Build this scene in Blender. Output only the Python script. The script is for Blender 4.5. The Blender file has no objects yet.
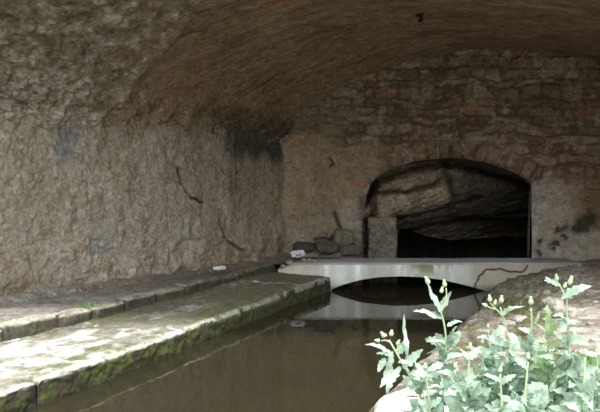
import bpy, math, random
import numpy as np
from mathutils import Vector

random.seed(11)
RNG = np.random.default_rng(11)
SC = bpy.context.scene
COL = SC.collection
F, CX, CY, H = 560.0, 300.0, 200.0, 1.7      # focal length in pixels, horizon, eye height over the water

# ------------------------------------------------------------------ helpers
def P(px, py, Y):
    return np.array([(px - CX) / F * Y, Y, H - (py - CY) / F * Y])

_perm = RNG.permutation(256)
_perm = np.concatenate([_perm, _perm, _perm])
_grad = RNG.normal(size=(256, 3)); _grad /= np.linalg.norm(_grad, axis=1)[:, None]

def noise(p):
    p = np.asarray(p, float)
    i = np.floor(p).astype(int); f = p - i; i &= 255
    u = f * f * f * (f * (f * 6 - 15) + 10)
    out = 0
    for dx in (0, 1):
        wx = u[..., 0] if dx else 1 - u[..., 0]
        for dy in (0, 1):
            wy = u[..., 1] if dy else 1 - u[..., 1]
            for dz in (0, 1):
                wz = u[..., 2] if dz else 1 - u[..., 2]
                h = _perm[_perm[_perm[(i[..., 0] + dx) & 255] + ((i[..., 1] + dy) & 255)] + ((i[..., 2] + dz) & 255)]
                g = _grad[h]
                d = g[..., 0] * (f[..., 0] - dx) + g[..., 1] * (f[..., 1] - dy) + g[..., 2] * (f[..., 2] - dz)
                out = out + wx * wy * wz * d
    return out * 1.6

def fbm(p, s=1.0, octv=4, gain=0.5, off=0.0, ridge=False):
    p = np.asarray(p, float)
    s = np.asarray(s, float)
    a, tot, o = 1.0, 0.0, 0.0
    for k in range(octv):
        n = noise(p * (s * 2 ** k) + off + 17.3 * k)
        if ridge: n = 1 - 2 * np.abs(n)
        o = o + a * n; tot += a; a *= gain
    return o / tot

def sstep(a, b, x):
    t = np.clip((x - a) / (b - a), 0, 1)
    return t * t * (3 - 2 * t)

def mixc(c, d, t):
    return c * (1 - t[..., None]) + np.asarray(d, float) * t[..., None]

def mesh_obj(name, verts, faces, mat, parent=None, cols=None, smooth=True, loc=None):
    """one mesh object from world-space vertices; faces: list of tuples or an (n,4) array"""
    verts = np.asarray(verts, float).reshape(-1, 3)
    base = np.array(parent.matrix_basis.translation) if parent is not None else np.zeros(3)
    if parent is not None and parent.parent is not None:
        base = base + np.array(parent.parent.matrix_basis.translation)
    if loc is not None: base = np.asarray(loc, float)
    me = bpy.data.meshes.new(name)
    if isinstance(faces, np.ndarray): faces = faces.tolist()
    me.from_pydata((verts - base).tolist(), [], faces)
    if cols is not None:
        cols = np.asarray(cols, float).reshape(-1, 3)
        at = me.color_attributes.new('Col', 'FLOAT_COLOR', 'POINT')
        at.data.foreach_set('color', np.concatenate([np.clip(cols, 0, 1), np.ones((len(cols), 1))], 1).ravel().astype(np.float32))
    me.materials.append(mat)
    if smooth: me.polygons.foreach_set('use_smooth', [True] * len(me.polygons))
    me.update()
    o = bpy.data.objects.new(name, me); COL.objects.link(o)
    if parent is not None: o.parent = parent
    elif loc is not None: o.location = base
    return o

def grid_faces(nu, nv, flip=False, closed_v=False):
    i, j = np.meshgrid(np.arange(nu - 1), np.arange(nv if closed_v else nv - 1), indexing='ij')
    j2 = (j + 1) % nv
    a = i * nv + j; b = (i + 1) * nv + j; c = (i + 1) * nv + j2; d = i * nv + j2
    f = np.stack([a, b, c, d], -1).reshape(-1, 4)
    return f[:, ::-1] if flip else f

def normals_of(g):
    du = np.gradient(g, axis=0); dv = np.gradient(g, axis=1)
    n = np.cross(du, dv); n /= np.linalg.norm(n, axis=-1, keepdims=True) + 1e-12
    return n

def thing(name, label, cat, loc=(0, 0, 0), group=None):
    o = bpy.data.objects.new(name, None); COL.objects.link(o)
    o.location = [float(v) for v in loc]; o.empty_display_size = 0.1
    bpy.context.view_layer.update()
    o['label'] = label; o['category'] = cat
    if group: o['group'] = group
    return o

def tag(o, label, cat, group=None, kind=None):
    o['label'] = label; o['category'] = cat
    if group: o['group'] = group
    if kind: o['kind'] = kind
    return o

def struct(o, label, cat):
    return tag(o, label, cat, kind='structure')

# ------------------------------------------------------------------ materials
def attr_mat(name, rough=0.9, fine=40.0, contrast=0.5, bump=0.4, dist=0.01, stretch=(1, 1, 1), spec=0.3, mid=6.0, net=False):
    """albedo from the painted-on mineral / moss / shade pattern (Col) broken up by procedural grain, with procedural bump"""
    m = bpy.data.materials.new(name); m.use_nodes = True
    N, L = m.node_tree.nodes, m.node_tree.links
    b = N['Principled BSDF']; b.inputs['Roughness'].default_value = rough
    b.inputs['Specular IOR Level'].default_value = spec
    tc = N.new('ShaderNodeTexCoord'); mp = N.new('ShaderNodeMapping'); mp.inputs['Scale'].default_value = stretch
    L.new(tc.outputs['Object'], mp.inputs['Vector'])
    at = N.new('ShaderNodeAttribute'); at.attribute_name = 'Col'
    def nz(scale, detail, rgh=0.65):
        n = N.new('ShaderNodeTexNoise'); n.inputs['Scale'].default_value = scale
        n.inputs['Detail'].default_value = detail; n.inputs['Roughness'].default_value = rgh
        L.new(mp.outputs['Vector'], n.inputs['Vector']); return n.outputs['Fac']
    nf, nm = nz(fine, 6), nz(mid, 8, 0.7)
    ad = N.new('ShaderNodeMath'); ad.operation = 'ADD'; L.new(nf, ad.inputs[0]); L.new(nm, ad.inputs[1])
    mr = N.new('ShaderNodeMapRange'); mr.inputs['From Min'].default_value = 0.82; mr.inputs['From Max'].default_value = 1.18; mr.clamp = False
    mr.inputs['To Min'].default_value = 1 - contrast; mr.inputs['To Max'].default_value = 1 + contrast
    L.new(ad.outputs[0], mr.inputs['Value'])
    mx = N.new('ShaderNodeVectorMath'); mx.operation = 'SCALE'
    L.new(at.outputs['Color'], mx.inputs[0]); L.new(mr.outputs['Result'], mx.inputs['Scale'])
    out = mx.outputs['Vector']
    if net:   # thin pale mineral veins in a net over the plaster
        vo = N.new('ShaderNodeTexVoronoi'); vo.feature = 'DISTANCE_TO_EDGE'; vo.inputs['Scale'].default_value = 2.4
        wn = N.new('ShaderNodeTexNoise'); wn.inputs['Scale'].default_value = 2.5; L.new(tc.outputs['Object'], wn.inputs['Vector'])
        wa = N.new('ShaderNodeVectorMath'); wa.operation = 'MULTIPLY_ADD'; wa.inputs[1].default_value = (0.25, 0.25, 0.25)
        L.new(wn.outputs['Color'], wa.inputs[0]); L.new(tc.outputs['Object'], wa.inputs[2])
        L.new(wa.outputs['Vector'], vo.inputs['Vector'])
        r = N.new('ShaderNodeMapRange'); r.inputs['From Min'].default_value = 0.0; r.inputs['From Max'].default_value = 0.022
        r.inputs['To Min'].default_value = 1.0; r.inputs['To Max'].default_value = 0.0
        L.new(vo.outputs['Distance'], r.inputs['Value'])
        ms = N.new('ShaderNodeAttribute'); ms.attribute_name = 'Net'
        mm = N.new('ShaderNodeMath'); mm.operation = 'MULTIPLY'; L.new(r.outputs['Result'], mm.inputs[0]); L.new(ms.outputs['Fac'], mm.inputs[1])
        m2 = N.new('ShaderNodeMath'); m2.operation = 'MULTIPLY'; L.new(mm.outputs[0], m2.inputs[0]); L.new(nm, m2.inputs[1])
        mc = N.new('ShaderNodeMix'); mc.data_type = 'RGBA'; mc.inputs['B'].default_value = (0.42, 0.38, 0.33, 1)
        L.new(m2.outputs[0], mc.inputs['Factor']); L.new(out, mc.inputs['A']); out = mc.outputs['Result']
    L.new(out, b.inputs['Base Color'])
    bp = N.new('ShaderNodeBump'); bp.inputs['Strength'].default_value = bump; bp.inputs['Distance'].default_value = dist
    L.new(ad.outputs[0], bp.inputs['Height']); L.new(bp.outputs['Normal'], b.inputs['Normal'])
    return m

def plain_mat(name, col, rough=0.8, var=0.3, scale=20.0, bump=0.2, spec=0.3, metallic=0.0, transl=0.0):
    m = bpy.data.materials.new(name); m.use_nodes = True
    N, L = m.node_tree.nodes, m.node_tree.links
    b = N['Principled BSDF']; b.inputs['Roughness'].default_value = rough; b.inputs['Metallic'].default_value = metallic
    b.inputs['Specular IOR Level'].default_value = spec
    tc = N.new('ShaderNodeTexCoord'); n = N.new('ShaderNodeTexNoise'); n.inputs['Scale'].default_value = scale; n.inputs['Detail'].default_value = 5
    L.new(tc.outputs['Object'], n.inputs['Vector'])
    cr = N.new('ShaderNodeValToRGB')
    cr.color_ramp.elements[0].position = 0.3; cr.color_ramp.elements[1].position = 0.7
    cr.color_ramp.elements[0].color = (*[c * (1 - var) for c in col], 1)
    cr.color_ramp.elements[1].color = (*[min(1, c * (1 + var)) for c in col], 1)
    L.new(n.outputs['Fac'], cr.inputs['Fac']); L.new(cr.outputs['Color'], b.inputs['Base Color'])
    bp = N.new('ShaderNodeBump'); bp.inputs['Strength'].default_value = bump; bp.inputs['Distance'].default_value = 0.005
    L.new(n.outputs['Fac'], bp.inputs['Height']); L.new(bp.outputs['Normal'], b.inputs['Normal'])
    if transl:
        t = N.new('ShaderNodeBsdfTranslucent'); L.new(cr.outputs['Color'], t.inputs['Color'])
        mx = N.new('ShaderNodeMixShader'); mx.inputs[0].default_value = transl
        L.new(b.outputs[0], mx.inputs[1]); L.new(t.outputs[0], mx.inputs[2])
        L.new(mx.outputs[0], N['Material Output'].inputs['Surface'])
    return m

M_WALL = attr_mat('crusted_plaster', 0.7, 24, 0.3, 0.9, 0.014, mid=9, spec=0.25)
M_BACK = attr_mat('old_masonry', 0.8, 20, 0.32, 0.9, 0.015, mid=8)
M_VAULT = attr_mat('vault_plaster', 0.7, 16, 0.42, 0.9, 0.018, spec=0.25, stretch=(1, 2.2, 1.6), mid=5, net=True)
M_ROCK = attr_mat('cave_rock', 0.8, 18, 0.5, 1.0, 0.03, mid=5)
M_LEDGE = attr_mat('ledge_stone', 0.85, 26, 0.35, 0.8, 0.015, mid=8)
M_EARTH = attr_mat('packed_earth', 0.95, 28, 0.4, 0.9, 0.02, mid=9)
M_BRIDGE = attr_mat('limewashed_concrete', 0.85, 50, 0.10, 0.35, 0.006, mid=9)
M_STONE = attr_mat('loose_stone', 0.9, 50, 0.4, 0.6, 0.006, mid=12)
M_LEAF = plain_mat('thistle_leaf', (0.42, 0.55, 0.43), 0.5, 0.40, 16, 0.15, transl=0.25)
M_LEAF2 = plain_mat('young_thistle_leaf', (0.42, 0.56, 0.30), 0.55, 0.2, 9, 0.15, transl=0.25)
M_STEM = plain_mat('thistle_stem', (0.42, 0.50, 0.30), 0.6, 0.2, 9, 0.1)
M_BUD = plain_mat('thistle_bud', (0.46, 0.56, 0.36), 0.6, 0.25, 60, 0.2)
M_PETAL = plain_mat('yellow_petal', (0.75, 0.68, 0.30), 0.6, 0.15, 60, 0.1)
M_GRASS = plain_mat('fresh_grass', (0.17, 0.29, 0.11), 0.6, 0.25, 9, 0.1, transl=0.2)
M_IRON = plain_mat('rusty_iron', (0.016, 0.014, 0.014), 0.7, 0.4, 40, 0.3)
M_BAG = plain_mat('white_plastic', (0.72, 0.74, 0.78), 0.35, 0.08, 12, 0.1, spec=0.5)
M_PAPER = plain_mat('scrap_paper', (0.70, 0.66, 0.66), 0.8, 0.08, 12, 0.1)
M_RED = plain_mat('red_print', (0.5, 0.13, 0.1), 0.5, 0.1, 12, 0.1)
M_DRY = plain_mat('dry_leaf', (0.22, 0.09, 0.035), 0.8, 0.3, 20, 0.2)
M_TWIG = plain_mat('dry_twig', (0.30, 0.25, 0.18), 0.8, 0.3, 20, 0.2)

mw = bpy.data.materials.new('murky_water'); mw.use_nodes = True
N, L = mw.node_tree.nodes, mw.node_tree.links
b = N['Principled BSDF']; b.inputs['Roughness'].default_value = 0.03; b.inputs['IOR'].default_value = 1.4
tc = N.new('ShaderNodeTexCoord'); n1 = N.new('ShaderNodeTexNoise'); n1.inputs['Scale'].default_value = 0.8; n1.inputs['Detail'].default_value = 3
L.new(tc.outputs['Object'], n1.inputs['Vector'])
cr = N.new('ShaderNodeValToRGB'); cr.color_ramp.elements[0].position = 0.3; cr.color_ramp.elements[1].position = 0.75
cr.color_ramp.elements[0].color = (0.027, 0.0235, 0.0125, 1); cr.color_ramp.elements[1].color = (0.036, 0.031, 0.017, 1)
L.new(n1.outputs['Fac'], cr.inputs['Fac']); L.new(cr.outputs['Color'], b.inputs['Base Color'])
n2 = N.new('ShaderNodeTexNoise'); n2.inputs['Scale'].default_value = 3.0; n2.inputs['Detail'].default_value = 2
L.new(tc.outputs['Object'], n2.inputs['Vector'])
bp = N.new('ShaderNodeBump'); bp.inputs['Strength'].default_value = 0.05; bp.inputs['Distance'].default_value = 0.02
L.new(n2.outputs['Fac'], bp.inputs['Height']); L.new(bp.outputs['Normal'], b.inputs['Normal'])
M_WATER = mw

# ------------------------------------------------------------------ lines of the place
YB = 11.4                                             # back wall plane
def wall_x(Y): return -0.20 - 0.93 * (YB - np.asarray(Y, float))
def walk_z(Y): return np.interp(Y, [5, 7.4, 9.5, 11.2], [0.33, 0.35, 0.42, 0.53])
def rim_x(Y): return np.interp(Y, [2.0, 4.29, 5.56, 6.46, 7.74, 9.27, 10.33, 11], [-3.35, -2.30, -1.68, -1.29, -0.70, 0.0, 0.52, 0.86])
def ledge_z(X, Y): return LZ + 0.05 * sstep(7, 10.3, Y) + 0.07 * np.clip(rim_x(Y) - X, 0, 1.6) * sstep(6.5, 10, Y)
def kerb_x(Y): return -2.98 + (np.asarray(Y, float) - 6.19) * 0.564
def bank_x(Y): return np.interp(Y, [-4, 1, 3, 4.2, 5.88, 7.16, 8.2, 10.4, 11.6], [-2.6, -0.95, -0.1, 0.42, 1.27, 1.97, 2.5, 3.55, 4.1])
LZ = 0.225                                            # ledge height over the water

# ------------------------------------------------------------------ left wall
def build_wall_left():
    nu, nv = 620, 300
    Y = np.linspace(5.0, 11.75, nu)[:, None] * np.ones((1, nv))
    z = np.linspace(0.05, 3.75, nv)[None, :] * np.ones((nu, 1))
    X = wall_x(Y)
    g = np.stack([X, Y, z], -1)
    n = np.array([1, -0.93, 0.0]); n /= np.linalg.norm(n)
    q = g.copy(); q[..., 2] *= 0.6                     # grain drawn out vertically
    wq = g + 0.05 * np.stack([fbm(g, 7, 2, off=k) for k in (101, 111, 121)], -1)
    d = 0.09 * fbm(g, 0.8, 3) + 0.055 * fbm(wq, 1.9, 3, 0.5, off=5) + 0.036 * fbm(wq * [1, 1, .7], 5, 5, 0.8, off=3) - 0.035 * sstep(0.05, 0.4, fbm(wq * [1, 1, .6], 3.2, 4, 0.6, off=9)) - 0.010 * sstep(0.5, 0.95, fbm(wq * [1, 1, .8], 4.5, 3, off=8, ridge=True))
    d += 0.016 * fbm(g, 20, 2, 0.7, off=13)
    sc = g.copy(); sc[..., 2] *= 0.25
    d += 0.012 * fbm(sc, 6.0, 3, off=9)
    base = sstep(0.9, 0.2, z - walk_z(Y) + 0.25 * fbm(g, 1.5, 2, off=4))
    d += 0.10 * base * (0.7 + 0.8 * fbm(g, 4.0, 3, off=21))
    # bulge of harder plaster towards the corner and cracks
    px = CX + F * X / Y; py = CY + F * (H - z) / Y
    def crack(pts, w=1.0):
        dm = np.full(px.shape, 1e9)
        wx = px + 2.2 * fbm(g, 5.0, 2, off=31); wy = py + 2.2 * fbm(g, 5.0, 2, off=37)
        for (a, b_) in zip(pts[:-1], pts[1:]):
            ax, ay = a; bx, by = b_
            t = np.clip(((wx - ax) * (bx - ax) + (wy - ay) * (by - ay)) / ((bx - ax) ** 2 + (by - ay) ** 2), 0, 1)
            dm = np.minimum(dm, np.hypot(wx - ax - t * (bx - ax), wy - ay - t * (by - ay)))
        return np.exp(-(dm / w) ** 2)
    ck = crack([(181, 168), (183, 184), (192, 199), (205, 202)], 1.0) + crack([(221, 222), (226, 240), (240, 252)], 1.3) + crack([(240, 120), (236, 150), (238, 190)], 1.4) * 0.6
    ck = np.clip(ck, 0, 1)
    d -= 0.07 * ck
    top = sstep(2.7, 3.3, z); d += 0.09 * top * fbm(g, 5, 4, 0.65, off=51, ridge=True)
    g = g + n * d[..., None]
    # albedo
    t1 = np.clip(0.5 + 0.9 * fbm(g, 1.1, 4, off=60), 0, 1); t2 = np.clip(0.5 + 1.0 * fbm(q, 6, 4, 0.65, off=70), 0, 1)
    c = mixc(np.ones(g.shape) * [0.250, 0.213, 0.160], [0.315, 0.277, 0.220], t1)
    c = mixc(c, [0.17, 0.14, 0.10], 0.5 * sstep(0.6, 0.95, t2))
    c = mixc(c, [0.38, 0.355, 0.31], 0.4 * sstep(0.55, 0.2, t2) * sstep(0.35, 0.7, t1))
    c = mixc(c, [0.27, 0.15, 0.085], 0.45 * sstep(0.62, 0.85, 0.5 + 0.9 * fbm(g, 1.6, 3, off=81)) * sstep(1.1, 0.4, z))
    sp = sstep(0.25, 0.55, fbm(g, 10, 4, 0.75, off=131)); c = mixc(c, [0.46, 0.435, 0.39], 0.4 * sp); c = mixc(c, [0.52, 0.50, 0.46], 0.6 * sstep(0.1, 0.3, fbm(g, 12, 3, 0.7, off=133)) * sstep(50, 20, px) * sstep(125, 132, py) * sstep(150, 144, py)); c = mixc(c, [0.11, 0.088, 0.062], 0.6 * sstep(-0.2, -0.5, fbm(g, 10, 4, 0.75, off=131)))
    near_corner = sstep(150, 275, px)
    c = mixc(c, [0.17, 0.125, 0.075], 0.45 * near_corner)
    damp = np.clip(sstep(218, 238, px + 8 * fbm(g, 3, 3, off=91)) * sstep(168, 148, py + 16 * fbm(sc, 3.5, 3, off=90)), 0, 1)
    c = mixc(c, [0.045, 0.042, 0.038], 0.95 * damp * sstep(-0.9, -0.1, fbm(sc, 9, 3, off=93)))
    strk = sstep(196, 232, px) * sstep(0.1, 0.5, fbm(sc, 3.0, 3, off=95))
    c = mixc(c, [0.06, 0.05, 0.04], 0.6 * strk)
    # grey cement repair and blue-grey smears
    pt = sstep(57, 60, px + 3 * fbm(g, 4, 2)) * sstep(86, 80, px + 0.15 * (py - 125) + 6 * fbm(g, 3, 2, off=7)) * sstep(122, 126, py) * sstep(176, 160, py + 0.5 * (px - 60))
    c = mixc(c, [0.185, 0.18, 0.18], 0.85 * pt); d2 = pt
    for (a, b_, r) in ((103, 243, 7), (95, 247, 6), (70, 262, 5), (108, 236, 5)):
        s = np.exp(-(((px - a) / r) ** 2 + ((py - b_) / (r * 1.2)) ** 2)) * sstep(-0.1, 0.3, fbm(q, 14, 3, off=a))
        c = mixc(c, [0.22, 0.25, 0.27], np.clip(1.4 * s, 0, 1))
    c = mixc(c, [0.03, 0.026, 0.02], 0.8 * ck)
    c = mixc(c, [0.17, 0.125, 0.085], 0.6 * top); c = mixc(c, [0.055, 0.046, 0.036], 0.75 * top * sstep(-0.1, 0.3, fbm(q, 5, 4, 0.65, off=141)))  # dark band along the wall top: spring shadow painted into the colour, noise-broken
    c = mixc(c, [0.20, 0.145, 0.095], 0.5 * base * sstep(-0.1, 0.4, fbm(g, 3, 3, off=33)))
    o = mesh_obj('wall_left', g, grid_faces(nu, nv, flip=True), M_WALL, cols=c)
    struct(o, 'long rough grey-brown crusted plaster wall along the left walkway', 'wall')
build_wall_left()

# ------------------------------------------------------------------ vault
PROF_U = np.array([-0.25, -0.05, 0.12, 0.35, 0.70, 1.21, 2.32, 3.33, 4.13])
PROF_Z = np.array([2.75, 3.10, 3.32, 3.52, 3.76, 4.04, 4.48, 4.69, 4.75])
XR = 7.9
def vault_point(Y, s):
    """s in 0..1 left springing to crown, 1..2 crown to right springing"""
    Y = np.asarray(Y, float); s = np.asarray(s, float)
    xl = wall_x(Y)
    u = np.interp(s, np.linspace(0, 1, len(PROF_U)), PROF_U)
    zl = np.interp(s, np.linspace(0, 1, len(PROF_U)), PROF_Z)
    w = XR - (xl + 4.13)
    a = np.clip(s - 1, 0, 1)
    x = np.where(s <= 1, xl + u, xl + 4.13 + w * np.sin(a * math.pi / 2))
    zz = np.where(s <= 1, zl, 3.1 + 1.65 * np.cos(a * math.pi / 2))
    return np.stack([x, Y + 0 * x, zz], -1)

def vault_hit(px, py):
    best = None
    for Y in np.linspace(6, 11.3, 500):
        p = P(px, py, Y)
        s = np.linspace(0, 2, 400); q = vault_point(np.full(400, Y), s)
        zz = np.interp(p[0], q[:, 0], q[:, 2])
        if p[2] <= zz + 1e-3: best = p
        else: break
        if zz - p[2] < 0.01: return p
    return best

def build_vault():
    nu, nv = 420, 520
    Y = np.linspace(5.0, 11.7, nu)[:, None] * np.ones((1, nv))
    s = np.concatenate([np.linspace(0, 1, 340), np.linspace(1, 2, nv - 339)[1:]])[None, :] * np.ones((nu, 1))
    g = vault_point(Y, s)
    # smooth the kinks of the profile
    for _ in range(14): g[:, 1:-1] = 0.25 * g[:, :-2] + 0.5 * g[:, 1:-1] + 0.25 * g[:, 2:]
    n = normals_of(g)
    if n[nu // 2, nv // 2, 2] > 0: n = -n
    X, z = g[..., 0], g[..., 2]
    px = CX + F * X / Y; py = CY + F * (H - z) / Y
    st = np.stack([0.35 * s * 4, Y * 1.0, 0 * Y], -1)                # streaks along the arcs
    crust = sstep(205, 120, px + 0.9 * (py - 40) + 30 * fbm(g, 1.4, 3, off=5))      # rough zone, far left
    d = 0.06 * fbm(g, 0.7, 3) + 0.03 * fbm(st, 4.0, 5, 0.65, off=2) + 0.045 * fbm(g, 3.0, 5, 0.65, off=8)
    d += crust * (0.09 * fbm(g, 4.5, 5, 0.68, off=12, ridge=True) + 0.04 * fbm(g, 12, 3, off=13))
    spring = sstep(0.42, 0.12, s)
    d += spring * (0.15 * fbm(g, 2.6, 5, 0.65, off=19, ridge=True) + 0.03)
    lip = np.exp(-((px - 150 + 1.15 * (py - 60) * 0.75) / 7.0) ** 2) * sstep(5, 30, py) * sstep(112, 95, py)
    d += 0.06 * lip
    g = g + n * d[..., None]
    t1 = np.clip(0.5 + 0.9 * fbm(g, 0.9, 4, off=30), 0, 1); t2 = np.clip(0.5 + 1.1 * fbm(st, 5.0, 5, 0.65, off=33), 0, 1)
    t3 = np.clip(0.5 + 1.0 * fbm(g, 5.0, 4, 0.65, off=36), 0, 1)
    c = mixc(np.ones(g.shape) * [0.205, 0.145, 0.092], [0.28, 0.205, 0.135], t1)
    c = mixc(c, [0.105, 0.070, 0.044], 0.6 * sstep(0.5, 0.85, t2))
    c = mixc(c, [0.26, 0.205, 0.145], 0.45 * sstep(0.45, 0.15, t2))
    red = sstep(110, 190, px) * sstep(330, 215, px) * sstep(25, 70, py)
    c = mixc(c, [0.20, 0.105, 0.060], 0.45 * red * t1)
    c = mixc(c, [0.24, 0.205, 0.150], 0.75 * crust)
    c = mixc(c, [0.42, 0.40, 0.36], 0.9 * crust * sstep(0.55, 0.8, t3))
    c = mixc(c, [0.36, 0.31, 0.26], 0.6 * crust * sstep(55, 75, py) * sstep(110, 60, px))
    sp = fbm(g, 11, 3, 0.7, off=41); c = mixc(c, [0.33, 0.28, 0.22], 0.5 * sstep(0.25, 0.6, sp)); c = mixc(c, [0.07, 0.05, 0.035], 0.5 * sstep(-0.25, -0.6, sp))
    c = mixc(c, [0.12, 0.085, 0.05], 0.7 * crust * sstep(0.45, 0.2, t3))
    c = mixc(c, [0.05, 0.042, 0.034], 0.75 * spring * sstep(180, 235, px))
    c = mixc(c, [0.32, 0.12, 0.07], 0.6 * np.exp(-(((px - 285) / 14) ** 2 + ((py - 4) / 4) ** 2)))
    c = mixc(c, [0.28, 0.23, 0.17], 0.8 * np.exp(-(((px - 409) / 9) ** 2 + ((py - 15.5) / 2.5) ** 2)))
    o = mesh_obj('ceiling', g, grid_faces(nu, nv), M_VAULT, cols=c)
    net = np.clip(sstep(175, 215, px) * sstep(365, 310, px) * sstep(10, 50, py) + 0.15, 0, 1)
    at = o.data.attributes.new('Net', 'FLOAT', 'POINT'); at.data.foreach_set('value', net.ravel().astype(np.float32))
    # the arch face that closes the vault's open end: extrados and front ring
    Yf = np.full(80, 5.0); ring = vault_point(Yf, np.linspace(0, 2, 80))
    outer = ring.copy(); outer[:, 2] += 0.75
    back = outer.copy(); back[:, 1] = 11.9
    back[:, 0] += (wall_x(11.9) - wall_x(5.0)) * np.clip((XR - ring[:, 0]) / 8, 0, 1)
    v = np.stack([ring, outer, back], 1)
    e = mesh_obj('trim_1', v, grid_faces(80, 3), M_VAULT, cols=np.ones((240, 3)) * [0.25, 0.2, 0.15], smooth=False)
    struct(e, 'outer stone shell and front face of the barrel vault', 'vault')
    struct(o, 'low brown plastered barrel vault with pale streaks and veins overhead', 'ceiling')
build_vault()

# ------------------------------------------------------------------ back wall with the arched opening
OPEN_PX = [(359, 312), (361, 292), (362, 258), (362, 230), (363, 212), (366, 195), (371, 183), (381, 173.5), (395, 167), (412, 162), (430, 159.2), (448, 158),
           (466, 159), (484, 162.5), (502, 168), (516, 174), (526, 180), (530, 184), (530, 192), (529, 220), (528, 258), (528, 292), (528, 312)]
OPEN = np.array([P(a, b_, YB) for a, b_ in OPEN_PX])[:, [0, 2]]
def inside_open(X, z):
    zt = np.interp(X, OPEN[3:19, 0] + np.linspace(0, 1e-4, 16), OPEN[3:19, 1], left=-9, right=-9)
    return z < zt

def stones(X, z, seed, hmin, hmax, lmin, lmax, x0, x1, z0, z1):
    """irregular coursed rubble: distance to the nearest joint, stone id"""
    r = np.random.default_rng(seed)
    zb = [z0]
    while zb[-1] < z1: zb.append(zb[-1] + r.uniform(hmin, hmax))
    zb = np.array(zb); k = np.clip(np.searchsorted(zb, z) - 1, 0, len(zb) - 2)
    dist = np.minimum(z - zb[k], zb[k + 1] - z); idn = np.zeros(X.shape, int)
    for c in range(len(zb) - 1):
        xb = [x0 - r.uniform(0, lmax)]
        while xb[-1] < x1: xb.append(xb[-1] + r.uniform(lmin, lmax))
        xb = np.array(xb); m = k == c
        j = np.clip(np.searchsorted(xb, X[m]) - 1, 0, len(xb) - 2)
        dist[m] = np.minimum(dist[m], np.minimum(X[m] - xb[j], xb[j + 1] - X[m]))
        idn[m] = c * 131 + j * 7
    return dist, idn

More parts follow.
